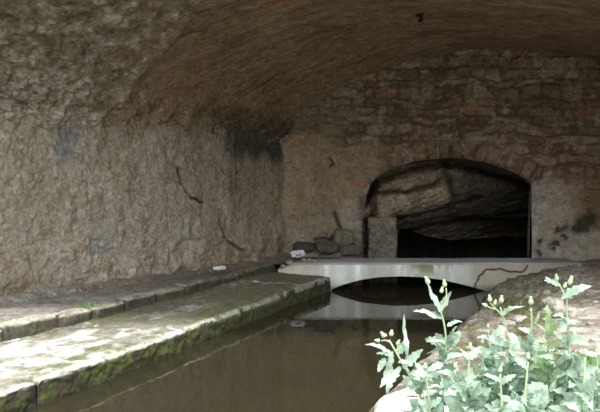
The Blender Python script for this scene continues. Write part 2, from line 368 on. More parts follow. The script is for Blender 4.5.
def build_wall_back():
    x0, x1, z0, z1 = -1.3, 9.4, -0.3, 5.1
    nu, nv = 720, 370
    X = np.linspace(x0, x1, nu)[:, None] * np.ones((1, nv)); z = np.linspace(z0, z1, nv)[None, :] * np.ones((nu, 1))
    g = np.stack([X, np.full(X.shape, YB), z], -1)
    px = CX + F * X / YB; py = CY + F * (H - z) / YB
    wX = X + 0.18 * fbm(g, 1.6, 3, off=3) + 0.05 * fbm(g, 6, 3, off=4); wz = z + 0.14 * fbm(g, 1.3, 3, off=6) + 0.045 * fbm(g, 5, 3, off=7)
    dist, idn = stones(wX, wz, 5, 0.13, 0.27, 0.2, 0.62, x0 - 1, x1 + 1, z0 - 0.3, z1 + 0.3)
    # voussoirs round the arch
    cx, cy, R = 450.0, 305.0, 147.0
    rr = np.hypot(px - cx, py - cy) + 3 * fbm(g, 4, 2, off=11); ang = np.degrees(np.arctan2(px - cx, cy - py))
    vz = (rr > R - 6) & (rr < R + 19) & (np.abs(ang) < 33.5)
    step = 4.6; jit = 1.0 * fbm(np.stack([ang * 0.2, rr * 0.02, 0 * ang], -1), 1.0, 1)
    vk = np.floor((ang + jit) / step); va = ((ang + jit) / step - vk)
    vd = np.minimum(np.minimum(va, 1 - va) * step * math.radians(1) * rr / F * YB, (R + 19 - rr) / F * YB)
    dist = np.where(vz, vd, dist); idn = np.where(vz, (9000 + vk * 13).astype(int), idn)
    joint = sstep(0.004, 0.05, dist + 0.04 * fbm(g, 7, 3, off=15) + 0.03 * fbm(g, 1.5, 2, off=16))
    h1 = np.random.default_rng(3).random((20000, 4)); sid = h1[np.abs(idn) % 20000]
    # where plaster still covers the stones
    w = 16 * fbm(g, 1.3, 3, off=41)
    plaster = sstep(352, 330, px + w) * sstep(128, 150, py + w)
    plaster = np.maximum(plaster, sstep(400, 372, px + w) * sstep(140, 155, py + w) * 0.75)
    pier = sstep(526, 529, px) * sstep(588, 580, px + 0.3 * w) * sstep(181, 186, py + 0.15 * w)
    pier = np.maximum(pier, sstep(526, 529, px) * sstep(222, 232, py + 0.4 * w))
    smooth = np.clip(plaster + pier, 0, 1)
    rub = sstep(305, 325, px) * sstep(372, 352, px) * sstep(222, 240, py + 0.5 * w)
    d = 0.06 * fbm(g, 0.7, 3, off=1)
    relief = 0.06 * joint + 0.06 * (sid[..., 0] - 0.5) * joint + 0.045 * fbm(g, 4.5, 5, 0.65, off=22) + 0.02 * fbm(g, 18, 3, off=23)
    flat = 0.05 + 0.012 * fbm(g, 3, 3, off=24) + 0.008 * fbm(g, 14, 3, off=25)
    d = d + relief * (1 - smooth) + flat * smooth + 0.03 * pier
    d = d + rub * (0.10 * fbm(g, 4.2, 3, 0.5, off=26, ridge=True) + 0.06)
    jamb = np.exp(-((px - 357) / 9) ** 2) * sstep(180, 200, py)
    d = d + 0.05 * jamb * fbm(g, 7, 3, off=27)
    corner = sstep(0.9, -0.3, X); d = d + 0.25 * corner ** 2 * 0.4
    d = d + np.where(inside_open(X + 0.0, z - 0.0), -0.02, 0)
    def crack(pts, wd):
        dm = np.full(px.shape, 1e9); ax_ = px + 2 * fbm(g, 5, 2, off=55); ay_ = py + 2 * fbm(g, 5, 2, off=57)
        for (a, b_) in zip(pts[:-1], pts[1:]):
            t = np.clip(((ax_ - a[0]) * (b_[0] - a[0]) + (ay_ - a[1]) * (b_[1] - a[1])) / ((b_[0] - a[0]) ** 2 + (b_[1] - a[1]) ** 2), 0, 1)
            dm = np.minimum(dm, np.hypot(ax_ - a[0] - t * (b_[0] - a[0]), ay_ - a[1] - t * (b_[1] - a[1])))
        return np.exp(-(dm / wd) ** 2)
    ck = np.clip(crack([(316, 238), (330, 240), (341, 229), (334, 212)], 1.6) + crack([(329, 158), (332, 163), (330, 167)], 0.9) + crack([(338, 248), (352, 246), (361, 254)], 1.5), 0, 1)
    d = d - 0.07 * ck
    g[..., 1] -= d
    pal = np.array([[0.235, 0.155, 0.10], [0.20, 0.145, 0.098], [0.275, 0.195, 0.135], [0.17, 0.132, 0.098], [0.275, 0.222, 0.165], [0.215, 0.13, 0.083]])
    c = pal[np.floor(sid[..., 1] * 5.999).astype(int)] * (0.75 + 0.5 * sid[..., 2])[..., None]
    c = np.where(vz[..., None], c * 0.5 + np.array([0.22, 0.13, 0.085]) * 0.5, c)
    t3 = np.clip(0.5 + 1.0 * fbm(g, 4, 4, 0.65, off=61), 0, 1)
    c = mixc(c, [0.12, 0.095, 0.07], 0.8 * (1 - joint))
    ml = sstep(0.05, 0.25, fbm(g, 2.2, 3, off=17)); c = mixc(c, [0.34, 0.30, 0.24], 0.75 * (1 - joint) * ml)
    c = mixc(c, [0.36, 0.30, 0.235], 0.7 * sstep(0.64, 0.82, t3)); c = mixc(c, [0.07, 0.052, 0.038], 0.5 * sstep(0.38, 0.18, t3))
    c = mixc(c, [0.17, 0.15, 0.12], 0.6 * sstep(372, 330, px + w) * sstep(140, 120, py))
    sp = fbm(g, 10, 3, 0.7, off=64); c = mixc(c, [0.38, 0.33, 0.27], 0.4 * sstep(0.25, 0.55, sp)); c = mixc(c, [0.05, 0.04, 0.03], 0.4 * sstep(-0.25, -0.55, sp))
    c = mixc(c, [0.30, 0.225, 0.145], 0.85 * plaster)
    c = mixc(c, [0.17, 0.105, 0.06], 0.5 * plaster * sstep(0.5, 0.75, np.clip(0.5 + fbm(g, 0.9, 3, off=66), 0, 1)))
    c = mixc(c, [0.20, 0.185, 0.155], 0.55 * plaster * sstep(205, 225, py + w))
    c = mixc(c, [0.335, 0.29, 0.235], 0.55 * sstep(335, 345, px) * sstep(366, 358, px) * sstep(195, 205, py) * sstep(245, 236, py))
    c = mixc(c, [0.33, 0.285, 0.235], 0.85 * pier)
    c = mixc(c, [0.39, 0.365, 0.325], 0.7 * pier * sstep(0.5, 0.75, np.clip(0.5 + fbm(g, 1.2, 4, 0.6, off=68), 0, 1)))
    rd = sstep(558, 576, px + w) * sstep(232, 222, py + 0.4 * w) * sstep(170, 185, py)
    c = mixc(c, [0.215, 0.13, 0.085], 0.8 * rd)
    c = mixc(c, [0.30, 0.10, 0.05], 0.8 * np.exp(-(((px - 357) / 6) ** 2 + ((py - 183) / 3) ** 2)))
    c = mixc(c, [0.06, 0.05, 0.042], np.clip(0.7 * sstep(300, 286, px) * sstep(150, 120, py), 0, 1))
    dk = sstep(100, 70, py) * sstep(330, 300, px)
    c = mixc(c, [0.085, 0.075, 0.055], 0.75 * rub * sstep(-0.5, 0.2, fbm(g, 5, 3, off=78)))
    # moss and soot-dark lichen on the pier
    for (a, b_, r, s_) in ((553, 243, 4, 1), (551, 247, 2.5, 1), (562, 236, 2.5, .8), (580, 225, 7, 1), (588, 220, 6, .9), (573, 229, 4, .8), (537, 242, 3, .8), (536, 252, 3, .8), (555, 229, 3, .7), (562, 228, 4, .5)):
        mm = np.exp(-(((px - a + 4 * fbm(g, 6, 2, off=a)) / r) ** 2 + ((py - b_ + 4 * fbm(g, 6, 2, off=b_)) / r) ** 2))
        c = mixc(c, [0.035, 0.042, 0.018], np.clip(1.9 * s_ * mm, 0, 0.95))
    c = mixc(c, [0.05, 0.043, 0.036], 0.75 * np.clip(np.exp(-((px - 362) / 5) ** 2) * sstep(190, 200, py) * sstep(-0.3, 0.2, fbm(g, 6, 2, off=71)), 0, 1))
    edge = np.exp(-((rr - R) / 4.0) ** 2) * (np.abs(ang) < 34)
    c = mixc(c, [0.055, 0.046, 0.038], 0.65 * edge * sstep(-0.4, 0.2, fbm(g, 5, 2, off=73)))
    c = mixc(c, [0.025, 0.022, 0.018], 0.8 * ck)
    f = grid_faces(nu, nv, flip=False)
    fc = g.reshape(-1, 3)[f].mean(1)
    keep = ~inside_open(fc[:, 0], fc[:, 2])
    verts = g.reshape(-1, 3); cols = c.reshape(-1, 3); faces = f[keep]
    # reveal (depth of the opening)
    seg = []
    for a, b_ in zip(OPEN[:-1], OPEN[1:]):
        m = max(2, int(np.hypot(*(b_ - a)) / 0.03)); seg += [a + (b_ - a) * t for t in np.linspace(0, 1, m, endpoint=False)]
    seg = np.array(seg + [OPEN[-1]])
    ny = 60; yy = np.linspace(YB - 0.055, YB + 2.3, ny)
    rv = np.stack([seg[:, None, 0] + 0 * yy, 0 * seg[:, None, 0] + yy, seg[:, None, 1] + 0 * yy], -1)
    t = np.gradient(seg, axis=0); nn = np.stack([t[:, 1], -t[:, 0]], -1); nn /= np.linalg.norm(nn, axis=1)[:, None]
    left = rv[..., 0] < P(370, 0, YB)[0]
    dd = (0.045 * fbm(rv, 4, 4, 0.6, off=81) - 0.0) * np.where(left, 1.6, 1.0) * sstep(YB - 0.06, YB + 0.1, rv[..., 1])
    splay = 0.40 * np.clip(rv[..., 1] - YB, 0, 3) * sstep(4.2, 4.6, rv[..., 0])
    rv[..., 0] += splay + nn[:, None, 0] * dd; rv[..., 2] += nn[:, None, 1] * dd
    tt = np.clip(0.5 + fbm(rv, 5, 3, off=83), 0, 1)
    rc = mixc(np.ones(rv.shape) * [0.16, 0.115, 0.08], [0.09, 0.075, 0.06], tt)
    rc = mixc(rc, [0.27, 0.24, 0.20], (0.8 * ((rv[..., 0] > 4.5) & (rv[..., 2] < 1.9))).astype(float))
    rf = grid_faces(len(seg), ny) + len(verts)
    verts = np.concatenate([verts, rv.reshape(-1, 3)]); cols = np.concatenate([cols, rc.reshape(-1, 3)])
    faces = np.concatenate([faces, rf])
    o = mesh_obj('wall_back', verts, faces, M_BACK, cols=cols)
    struct(o, 'back wall of reddish rubble masonry with a low arched opening', 'wall')
build_wall_back()

# right wall, beyond the frame, added to block light; carries the vault's far side
def build_wall_right_blocker():
    nu, nv = 60, 40
    Y = np.linspace(5.0, 11.7, nu)[:, None] * np.ones((1, nv)); z = np.linspace(0.2, 3.3, nv)[None, :] * np.ones((nu, 1))
    g = np.stack([np.full(Y.shape, XR - 0.05), Y, z], -1); g[..., 0] -= 0.05 * fbm(g, 1.5, 3)
    o = mesh_obj('wall_right_blocker', g, grid_faces(nu, nv), M_WALL, cols=np.ones(g.shape) * [0.22, 0.18, 0.13])
    struct(o, 'unseen right side wall carrying the vault, added to block light', 'wall')
build_wall_right_blocker()

# ------------------------------------------------------------------ rock inside the opening and the dark cave behind it
def build_cave():
    nu, nv = 260, 170
    px = np.linspace(350, 556, nu)[:, None] * np.ones((1, nv))
    low = np.interp(np.linspace(350, 556, nu), [350, 380, 395, 400, 412, 425, 450, 480, 510, 556], [262, 262, 240, 228, 231, 236, 240, 238, 236, 240])[:, None]
    v = np.linspace(0, 1, nv)[None, :]
    py = 140 + (low - 140) * v
    sl = py + 0.22 * (px - 395)                                   # slanting beds
    Y = 11.95 + 0.25 * sstep(440, 475, px) + 0.25 * sstep(450, 530, px)
    Y = Y + 0.8 * sstep(208, 240, sl) * sstep(385, 400, px) + 0.6 * sstep(230, 262, sl) * sstep(392, 402, px)
    arch = np.interp(px, [a for a, _ in OPEN_PX[5:18]], [b_ for _, b_ in OPEN_PX[5:18]])
    Y = Y + 0.5 * sstep(15, 3, py - arch) + 0.4 * sstep(379, 368, px)
    g = np.stack([(px - CX) / F * Y, Y, H - (py - CY) / F * Y], -1)
    q = np.stack([g[..., 0] + 0.0 * g[..., 2], g[..., 1], 2.4 * (g[..., 2] - 0.22 * g[..., 0])], -1)
    d = 0.10 * fbm(q, 1.1, 4, 0.55, off=2, ridge=True) + 0.07 * fbm(q, 3.5, 4, 0.6, off=5, ridge=True) + 0.03 * fbm(g, 9, 3, off=8)
    def crack(pts, wd):
        dm = np.full(px.shape, 1e9); ax_ = px + 2.5 * fbm(g, 4, 2, off=55); ay_ = py + 2.5 * fbm(g, 4, 2, off=57)
        for (a, b_) in zip(pts[:-1], pts[1:]):
            t = np.clip(((ax_ - a[0]) * (b_[0] - a[0]) + (ay_ - a[1]) * (b_[1] - a[1])) / ((b_[0] - a[0]) ** 2 + (b_[1] - a[1]) ** 2), 0, 1)
            dm = np.minimum(dm, np.hypot(ax_ - a[0] - t * (b_[0] - a[0]), ay_ - a[1] - t * (b_[1] - a[1])))
        return np.exp(-(dm / wd) ** 2)
    ck = crack([(376, 192), (395, 193), (412, 190), (430, 186), (441, 180)], 2.2) + crack([(444, 160), (449, 178), (456, 196), (452, 206)], 4.5) + crack([(396, 219), (425, 214), (450, 206), (480, 198)], 2.0) + crack([(405, 232), (440, 224), (490, 217), (525, 212)], 2.0)
    ck = np.clip(ck, 0, 1)
    d -= 0.16 * ck
    g[..., 1] -= d
    t1 = np.clip(0.5 + fbm(q, 1.5, 4, off=11), 0, 1)
    c = mixc(np.ones(g.shape) * [0.27, 0.205, 0.135], [0.36, 0.295, 0.21], t1)
    c = mixc(c, [0.055, 0.046, 0.035], 0.9 * np.maximum(sstep(440, 470, px), sstep(206, 226, sl) * sstep(385, 400, px)))  # lower beds darkened in the colour to imitate overhang shade; right half darker too
    c = mixc(c, [0.05, 0.065, 0.025], 0.8 * np.exp(-(((px - 488) / 14) ** 2 + ((py - 180) / 8) ** 2)) * sstep(-0.2, 0.3, fbm(g, 5, 3, off=19)))
    c = mixc(c, [0.03, 0.026, 0.02], 0.8 * ck)
    c = mixc(c, [0.10, 0.05, 0.028], 0.5 * sstep(255, 240, py) * sstep(215, 232, py) * sstep(470, 500, px))
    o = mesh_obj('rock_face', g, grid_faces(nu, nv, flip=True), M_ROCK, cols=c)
    struct(o, 'brown bedrock with slanting beds overhanging a black hole inside the arched opening', 'rock')
    # cave: floor-less tunnel behind
    ys = np.linspace(12.3, 16.5, 30); ring = []
    prof = [(1.0, -0.4), (1.05, 0.4), (1.2, 1.05), (2.2, 1.35), (3.4, 1.35), (5.2, 1.3), (6.2, 0.5), (6.2, -0.4)]
    cave = np.array([[(x + 0.25 * (y - 12.3), y, zz - 0.03 * (y - 12.3)) for x, zz in prof] for y in ys])
    u = np.linspace(0, len(prof) - 1, 60)
    cave = np.stack([np.stack([np.interp(u, np.arange(len(prof)), r_[:, k]) for k in range(3)], -1) for r_ in cave])
    cave += 0.12 * fbm(cave, 1.5, 3)[..., None] * np.array([1, 0.3, 0.6])
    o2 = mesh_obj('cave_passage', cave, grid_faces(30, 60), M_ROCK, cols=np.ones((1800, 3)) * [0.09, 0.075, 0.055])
    struct(o2, 'dark rock passage running back behind the arched opening', 'cave')
    end = np.stack([np.stack([np.linspace(1, 7, 20)] * 14, 1), np.full((20, 14), 16.3), np.stack([np.linspace(-0.5, 1.6, 14)] * 20, 0)], -1)
    end[..., 1] += 0.3 * fbm(end, 1.2, 3)
    o3 = mesh_obj('cave_end', end, grid_faces(20, 14), M_ROCK, cols=np.ones((280, 3)) * [0.08, 0.07, 0.05]); struct(o3, 'rock end of the dark passage', 'cave')
    # rock that closes the gap above the rock face
    top = np.array([P(345, 146, 11.9), P(545, 146, 12.5), P(545, 140, 13.4), P(345, 140, 13.4)])
build_cave()

# rounded irregular block
def block(center, size, rot=0.0, seed=0, amp=0.12, n=9, power=0.45):
    """superellipsoid-like stone with noise"""
    lat = np.linspace(-math.pi / 2, math.pi / 2, n); lon = np.linspace(0, 2 * math.pi, 2 * n, endpoint=False)
    sp = lambda v: np.sign(v) * np.abs(v) ** power
    A, B = np.meshgrid(lat, lon, indexing='ij')
    p = np.stack([sp(np.cos(A)) * sp(np.cos(B)), sp(np.cos(A)) * sp(np.sin(B)), sp(np.sin(A))], -1)
    p = p * (1 + amp * fbm(p, 0.9, 3, off=seed * 3.7 + 0.5)[..., None] * 1.6)
    p = p * np.asarray(size) / 2
    c, s = math.cos(rot), math.sin(rot)
    p = np.stack([p[..., 0] * c - p[..., 1] * s, p[..., 0] * s + p[..., 1] * c, p[..., 2]], -1) + np.asarray(center)
    return p, grid_faces(n, 2 * n, closed_v=True)

def stone_col(p, base, var=0.25, seed=0, moss=None):
    t = np.clip(0.5 + fbm(p, 9, 3, off=seed), 0, 1)
    c = np.ones(p.shape) * base; c = c * (1 - var + 2 * var * t)[..., None]
    if moss is not None: c = mixc(c, moss, 0.8 * sstep(0.45, 0.7, np.clip(0.5 + fbm(p, 5, 3, off=seed + 4), 0, 1)))
    return c

# squat pillar inside the opening
def build_pillar():
    x0, x1 = P(368.5, 0, 11.75)[0], P(396, 0, 11.75)[0]
    t = thing('stone_pillar', 'squat grey stone pillar standing in the left of the arched opening', 'pillar', ((x0 + x1) / 2, 11.95, -0.2))
    zt = P(0, 218, 11.7)[2]
    zs = [-0.2, 0.28, 0.68, zt - 0.22, zt]
    for k in range(4):
        p, f = block(((x0 + x1) / 2 + 0.01 * (-1) ** k, 11.93, (zs[k] + zs[k + 1]) / 2), (x1 - x0 + 0.03, 0.5, zs[k + 1] - zs[k] + 0.03), 0, 40 + k, 0.04, 33, 0.12)
        p[..., 1] -= 0.015 * fbm(p, 7, 3)
        mesh_obj('pillar_block', p, f, M_ROCK, t, cols=stone_col(p, [0.185, 0.158, 0.122], 0.3, k))
build_pillar()

# ------------------------------------------------------------------ water
o = mesh_obj('canal_water', [(-7.5, -4, 0), (9, -4, 0), (9, 16.6, 0), (-7.5, 16.6, 0)], [(0, 1, 2, 3)], M_WATER, smooth=False)
tag(o, 'still murky olive-brown water filling the channel under the small bridge', 'water', kind='stuff')

# ------------------------------------------------------------------ left stone ledge (parts: slabs)
def ledge_albedo(g, top, face):
    X, Y, z = g[..., 0], g[..., 1], g[..., 2]
    w = (rim_x(Y) - X)                                            # distance from the rim
    t1 = np.clip(0.5 + 1.0 * fbm(g * [1, 1, 0], 1.3, 5, 0.6, off=7), 0, 1)
    sk = np.stack([X * 0.9 - Y * 0.4, (Y + X) * 0.35, 0 * X], -1)
    t2 = np.clip(0.5 + 1.1 * fbm(sk, 2.6, 5, 0.6, off=12), 0, 1)
    t3 = np.clip(0.5 + 1.1 * fbm(g, 6, 4, 0.6, off=17), 0, 1)
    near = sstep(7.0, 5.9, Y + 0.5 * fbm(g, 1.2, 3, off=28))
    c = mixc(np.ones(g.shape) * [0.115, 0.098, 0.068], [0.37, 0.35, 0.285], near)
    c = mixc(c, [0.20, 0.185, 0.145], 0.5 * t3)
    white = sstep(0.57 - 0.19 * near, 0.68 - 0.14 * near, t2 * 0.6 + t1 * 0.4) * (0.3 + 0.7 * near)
    white = white * sstep(0.15, 0.5, np.clip(0.5 + 1.2 * fbm(g, 3.2, 4, 0.65, off=29), 0, 1))
    c = mixc(c, [0.74, 0.73, 0.69], 0.95 * white)
    brown = sstep(0.58, 0.75, t1) * sstep(5.2, 6.0, Y)
    c = mixc(c, [0.15, 0.125, 0.085], 0.6 * brown * (1 - 0.6 * white))
    moss = sstep(0.50, 0.68, np.clip(0.5 + 1.0 * fbm(g * [1, 1, 0], 0.9, 4, off=23), 0, 1)) * sstep(0.35, 0.6, t3)
    moss = np.maximum(moss, 0.9 * np.exp(-(((Y - 7.4) / 0.75) ** 2)) * sstep(0.9, 0.15, w) * sstep(0.3, 0.55, t3))
    moss = np.maximum(moss, 0.7 * sstep(0.55, 0.05, w) * sstep(0.45, 0.7, t1) * sstep(9.5, 7.5, Y))
    c = mixc(c, [0.125, 0.135, 0.045], 0.8 * moss)
    rim = sstep(0.12, 0.03, np.abs(w)) * np.maximum(top, sstep(0.17, 0.20, z))
    fm = mixc(mixc(np.ones(g.shape) * [0.045, 0.040, 0.026], [0.062, 0.072, 0.020], sstep(0.35, 0.6, t3)), [0.21, 0.22, 0.14], 0.6 * sstep(0.12, 0.21, z) * sstep(0.5, 0.75, t1))
    fm = mixc(fm, [0.05, 0.042, 0.03], 0.8 * sstep(0.06, 0.0, z))
    c = c * (1 - face[..., None]) + fm * face[..., None]
    return mixc(c, [0.60, 0.585, 0.51], (0.35 + 0.5 * sstep(8.5, 6.0, Y)) * rim * sstep(0.3, 0.5, t3))

def build_ledge():
    t = thing('stone_ledge', 'long low stone ledge with white crust and green moss beside the water', 'ledge', (-1.6, 6.5, 0))
    cuts = [2.4, 4.62, 6.46, 7.92, 9.45, 10.47]
    for k, (a, b_) in enumerate(zip(cuts[:-1], cuts[1:])):
        nu = max(60, int((b_ - a) / 0.013)); nt, nf = 110, 46
        yv = np.linspace(a + 0.001, b_ - 0.001, nu)[:, None]
        slant = 0.0
        s = np.concatenate([np.linspace(0, 1, nt), np.linspace(1, 2, nf)[1:]])[None, :]
        xk, xr = kerb_x(yv) - 0.12, rim_x(yv) + 0 * yv
        X = np.where(s <= 1, xk + (xr - xk) * np.minimum(s, 1), xr + 0.0 * s)
        z = np.where(s <= 1, LZ + 0 * yv, LZ - 0.6 * np.clip(s - 1, 0, 1))
        Y = yv + 0 * s
        # joints run across towards the wall, a little slanted
        Y = Y + 0.28 * np.clip((xr - X), 0, 2) * np.interp(yv, [2.4, 5, 10.4, 10.5], [0.5, 0.5, 0.0, 0.0])
        X = np.where(s <= 1, kerb_x(Y) - 0.12 + (rim_x(Y) - kerb_x(Y) + 0.12) * np.minimum(s, 1), rim_x(Y))
        g = np.stack([X, Y, z], -1)
        face = sstep(0.99, 1.03, s + 0 * yv)
        top = 1 - face
        e = np.minimum(yv - a, b_ - yv) + 0.012 * fbm(g, 6, 2)     # worn joints
        drop = -0.035 * np.exp(-(np.clip(e, 0, 1) / 0.018) ** 2)
        g[..., 2] += (ledge_z(X, Y) - LZ) * (1 - sstep(1.0, 2.0, s))
        hgt = 0.018 * fbm(g * [1, 1, 0], 1.6, 4, 0.55, off=3) + 0.008 * fbm(g, 9, 3, off=4) + drop + 0.012 * ((k * 37) % 5 - 2) / 2 * 0.6
        g[..., 2] += hgt * top + (hgt * 0.5) * face * sstep(0.0, 0.2, z)
        rnd = np.exp(-(np.abs(s - 1) * np.where(s <= 1, 1.3 / 0.05 * 1.0, 0.6 / 0.05)) ** 1.0) + 0 * yv
        nx, ny = 1 / math.hypot(1, .445), -.445 / math.hypot(1, .445)
        out = face * (0.05 * fbm(g, 6, 4, 0.7, off=9) + 0.03 * fbm(g, 1.6, 3, off=10)) - 0.02 * rnd * (1 + fbm(g, 5, 2, off=14)) + face * drop
        out += 0.02 * fbm(np.stack([Y, 0 * Y, 0 * Y], -1), 1.7, 3) * sstep(0.8, 1.0, s)
        g[..., 0] += nx * out; g[..., 1] += ny * out
        g[..., 2] -= 0.022 * rnd * (1 + 1.4 * fbm(g, 6, 3, off=15))
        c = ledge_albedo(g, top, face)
        c = mixc(c, [0.05, 0.045, 0.03], 0.75 * np.exp(-(np.clip(e, 0, 1) / 0.012) ** 2))
        # end caps: fold the first and last rows down
        c0, c1 = g[:1].copy(), g[-1:].copy()
        c0[..., 2] = np.minimum(c0[..., 2], -0.3); c1[..., 2] = np.minimum(c1[..., 2], -0.3)
        g = np.concatenate([c0, g, c1]); c = np.concatenate([c[:1] * 0 + [0.06, 0.055, 0.035], c, c[-1:] * 0 + [0.06, 0.055, 0.035]])
        mesh_obj('ledge_slab', g, grid_faces(len(g), g.shape[1], flip=True), M_LEDGE, t, cols=c)
build_ledge()

def build_kerb():
    t = thing('stone_kerb', 'row of mossy rough kerb stones between ledge and raised walkway', 'kerb', (-2.4, 7.3, 0.2))
    y = 3.6; k = 0; r = random.Random(5)
    while y < 10.5:
        ln = r.uniform(0.26, 0.55)
        ym = y + ln / 2
        zt = float(walk_z(ym)) + 0.035 + r.uniform(-0.015, 0.02); zb = LZ - 0.06
        ang = math.atan2(1, 0.564)
        p, f = block((float(kerb_x(ym)) - 0.06 + r.uniform(-.015, .015), ym, (zt + zb) / 2), (ln * 1.05, 0.26, zt - zb), ang, k + 60, 0.10, 21, 0.33)
        p = p + 0.055 * fbm(p, 6, 4, 0.65, off=2)[..., None] * np.array([1, -0.5, 0.55])
        far = float(np.clip((ym - 6.5) / 2.5, 0, 1))
        c = stone_col(p, np.array([0.42, 0.39, 0.32]) * (1 - far) + np.array([0.15, 0.125, 0.09]) * far, 0.35, k, None)
        side = sstep(zt - 0.012, zt - 0.045, p[..., 2])
        c = mixc(c, [0.05, 0.052, 0.024], 0.95 * side * sstep(0.3, 0.6, np.clip(0.5 + fbm(p, 5, 3, off=k), 0, 1)))
        c = mixc(c, [0.045, 0.038, 0.028], 0.9 * side * sstep(0.6, 0.35, np.clip(0.5 + fbm(p, 5, 3, off=k), 0, 1)))
        mesh_obj('kerb_stone', p, f, M_LEDGE, t, cols=c)
        y += ln * math.sin(ang) * 1.05; k += 1
build_kerb()

# raised walkway
def build_floor():
    nu, nv = 520, 170
    Y = np.linspace(3.4, 11.5, nu)[:, None] * np.ones((1, nv)); v = np.linspace(0, 1, nv)[None, :]
    xk = np.where(Y < 10.7, kerb_x(Y) + 0.2 * sstep(10.35, 10.5, Y), 0.2 + kerb_x(10.7) + (Y - 10.7) * 2.2); xw = wall_x(Y) - 0.25
    X = xk + (xw - xk) * v
    X = np.where(xw > xk, xk, X)
    z = walk_z(Y) + 0.015 + 0.03 * fbm(np.stack([X, Y, 0 * X], -1), 1.3, 4) + 0.012 * fbm(np.stack([X, Y, 0 * X], -1), 9, 3)
    z += 0.10 * sstep(0.35, 0.0, X - xw - 0.25)
    g = np.stack([X, Y, z], -1)
    t = np.clip(0.5 + fbm(g, 1.6, 5, 0.6, off=4), 0, 1)
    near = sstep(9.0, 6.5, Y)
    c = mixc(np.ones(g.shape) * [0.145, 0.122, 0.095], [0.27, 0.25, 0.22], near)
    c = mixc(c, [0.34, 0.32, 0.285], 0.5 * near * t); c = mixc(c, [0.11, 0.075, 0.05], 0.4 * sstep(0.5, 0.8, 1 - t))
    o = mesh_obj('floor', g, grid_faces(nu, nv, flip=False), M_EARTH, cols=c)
    struct(o, 'raised earthen walkway between the kerb stones and the left wall', 'floor')
    # earth corner behind the bridge's left end
    x = np.linspace(-1.1, 1.25, 60)[:, None] * np.ones((1, 30)); yy = np.linspace(10.5, 11.5, 30)[None, :] * np.ones((60, 1))
    g2 = np.stack([x, yy, 0.50 + 0.03 * fbm(np.stack([x, yy, 0 * x], -1), 3, 3) + 0.10 * sstep(11.15, 11.45, yy)], -1)
    o = mesh_obj('floor_corner', g2, grid_faces(60, 30), M_EARTH, cols=np.ones(g2.shape) * [0.12, 0.085, 0.055]); struct(o, 'earth and leaf litter in the corner behind the bridge', 'floor')
build_floor()

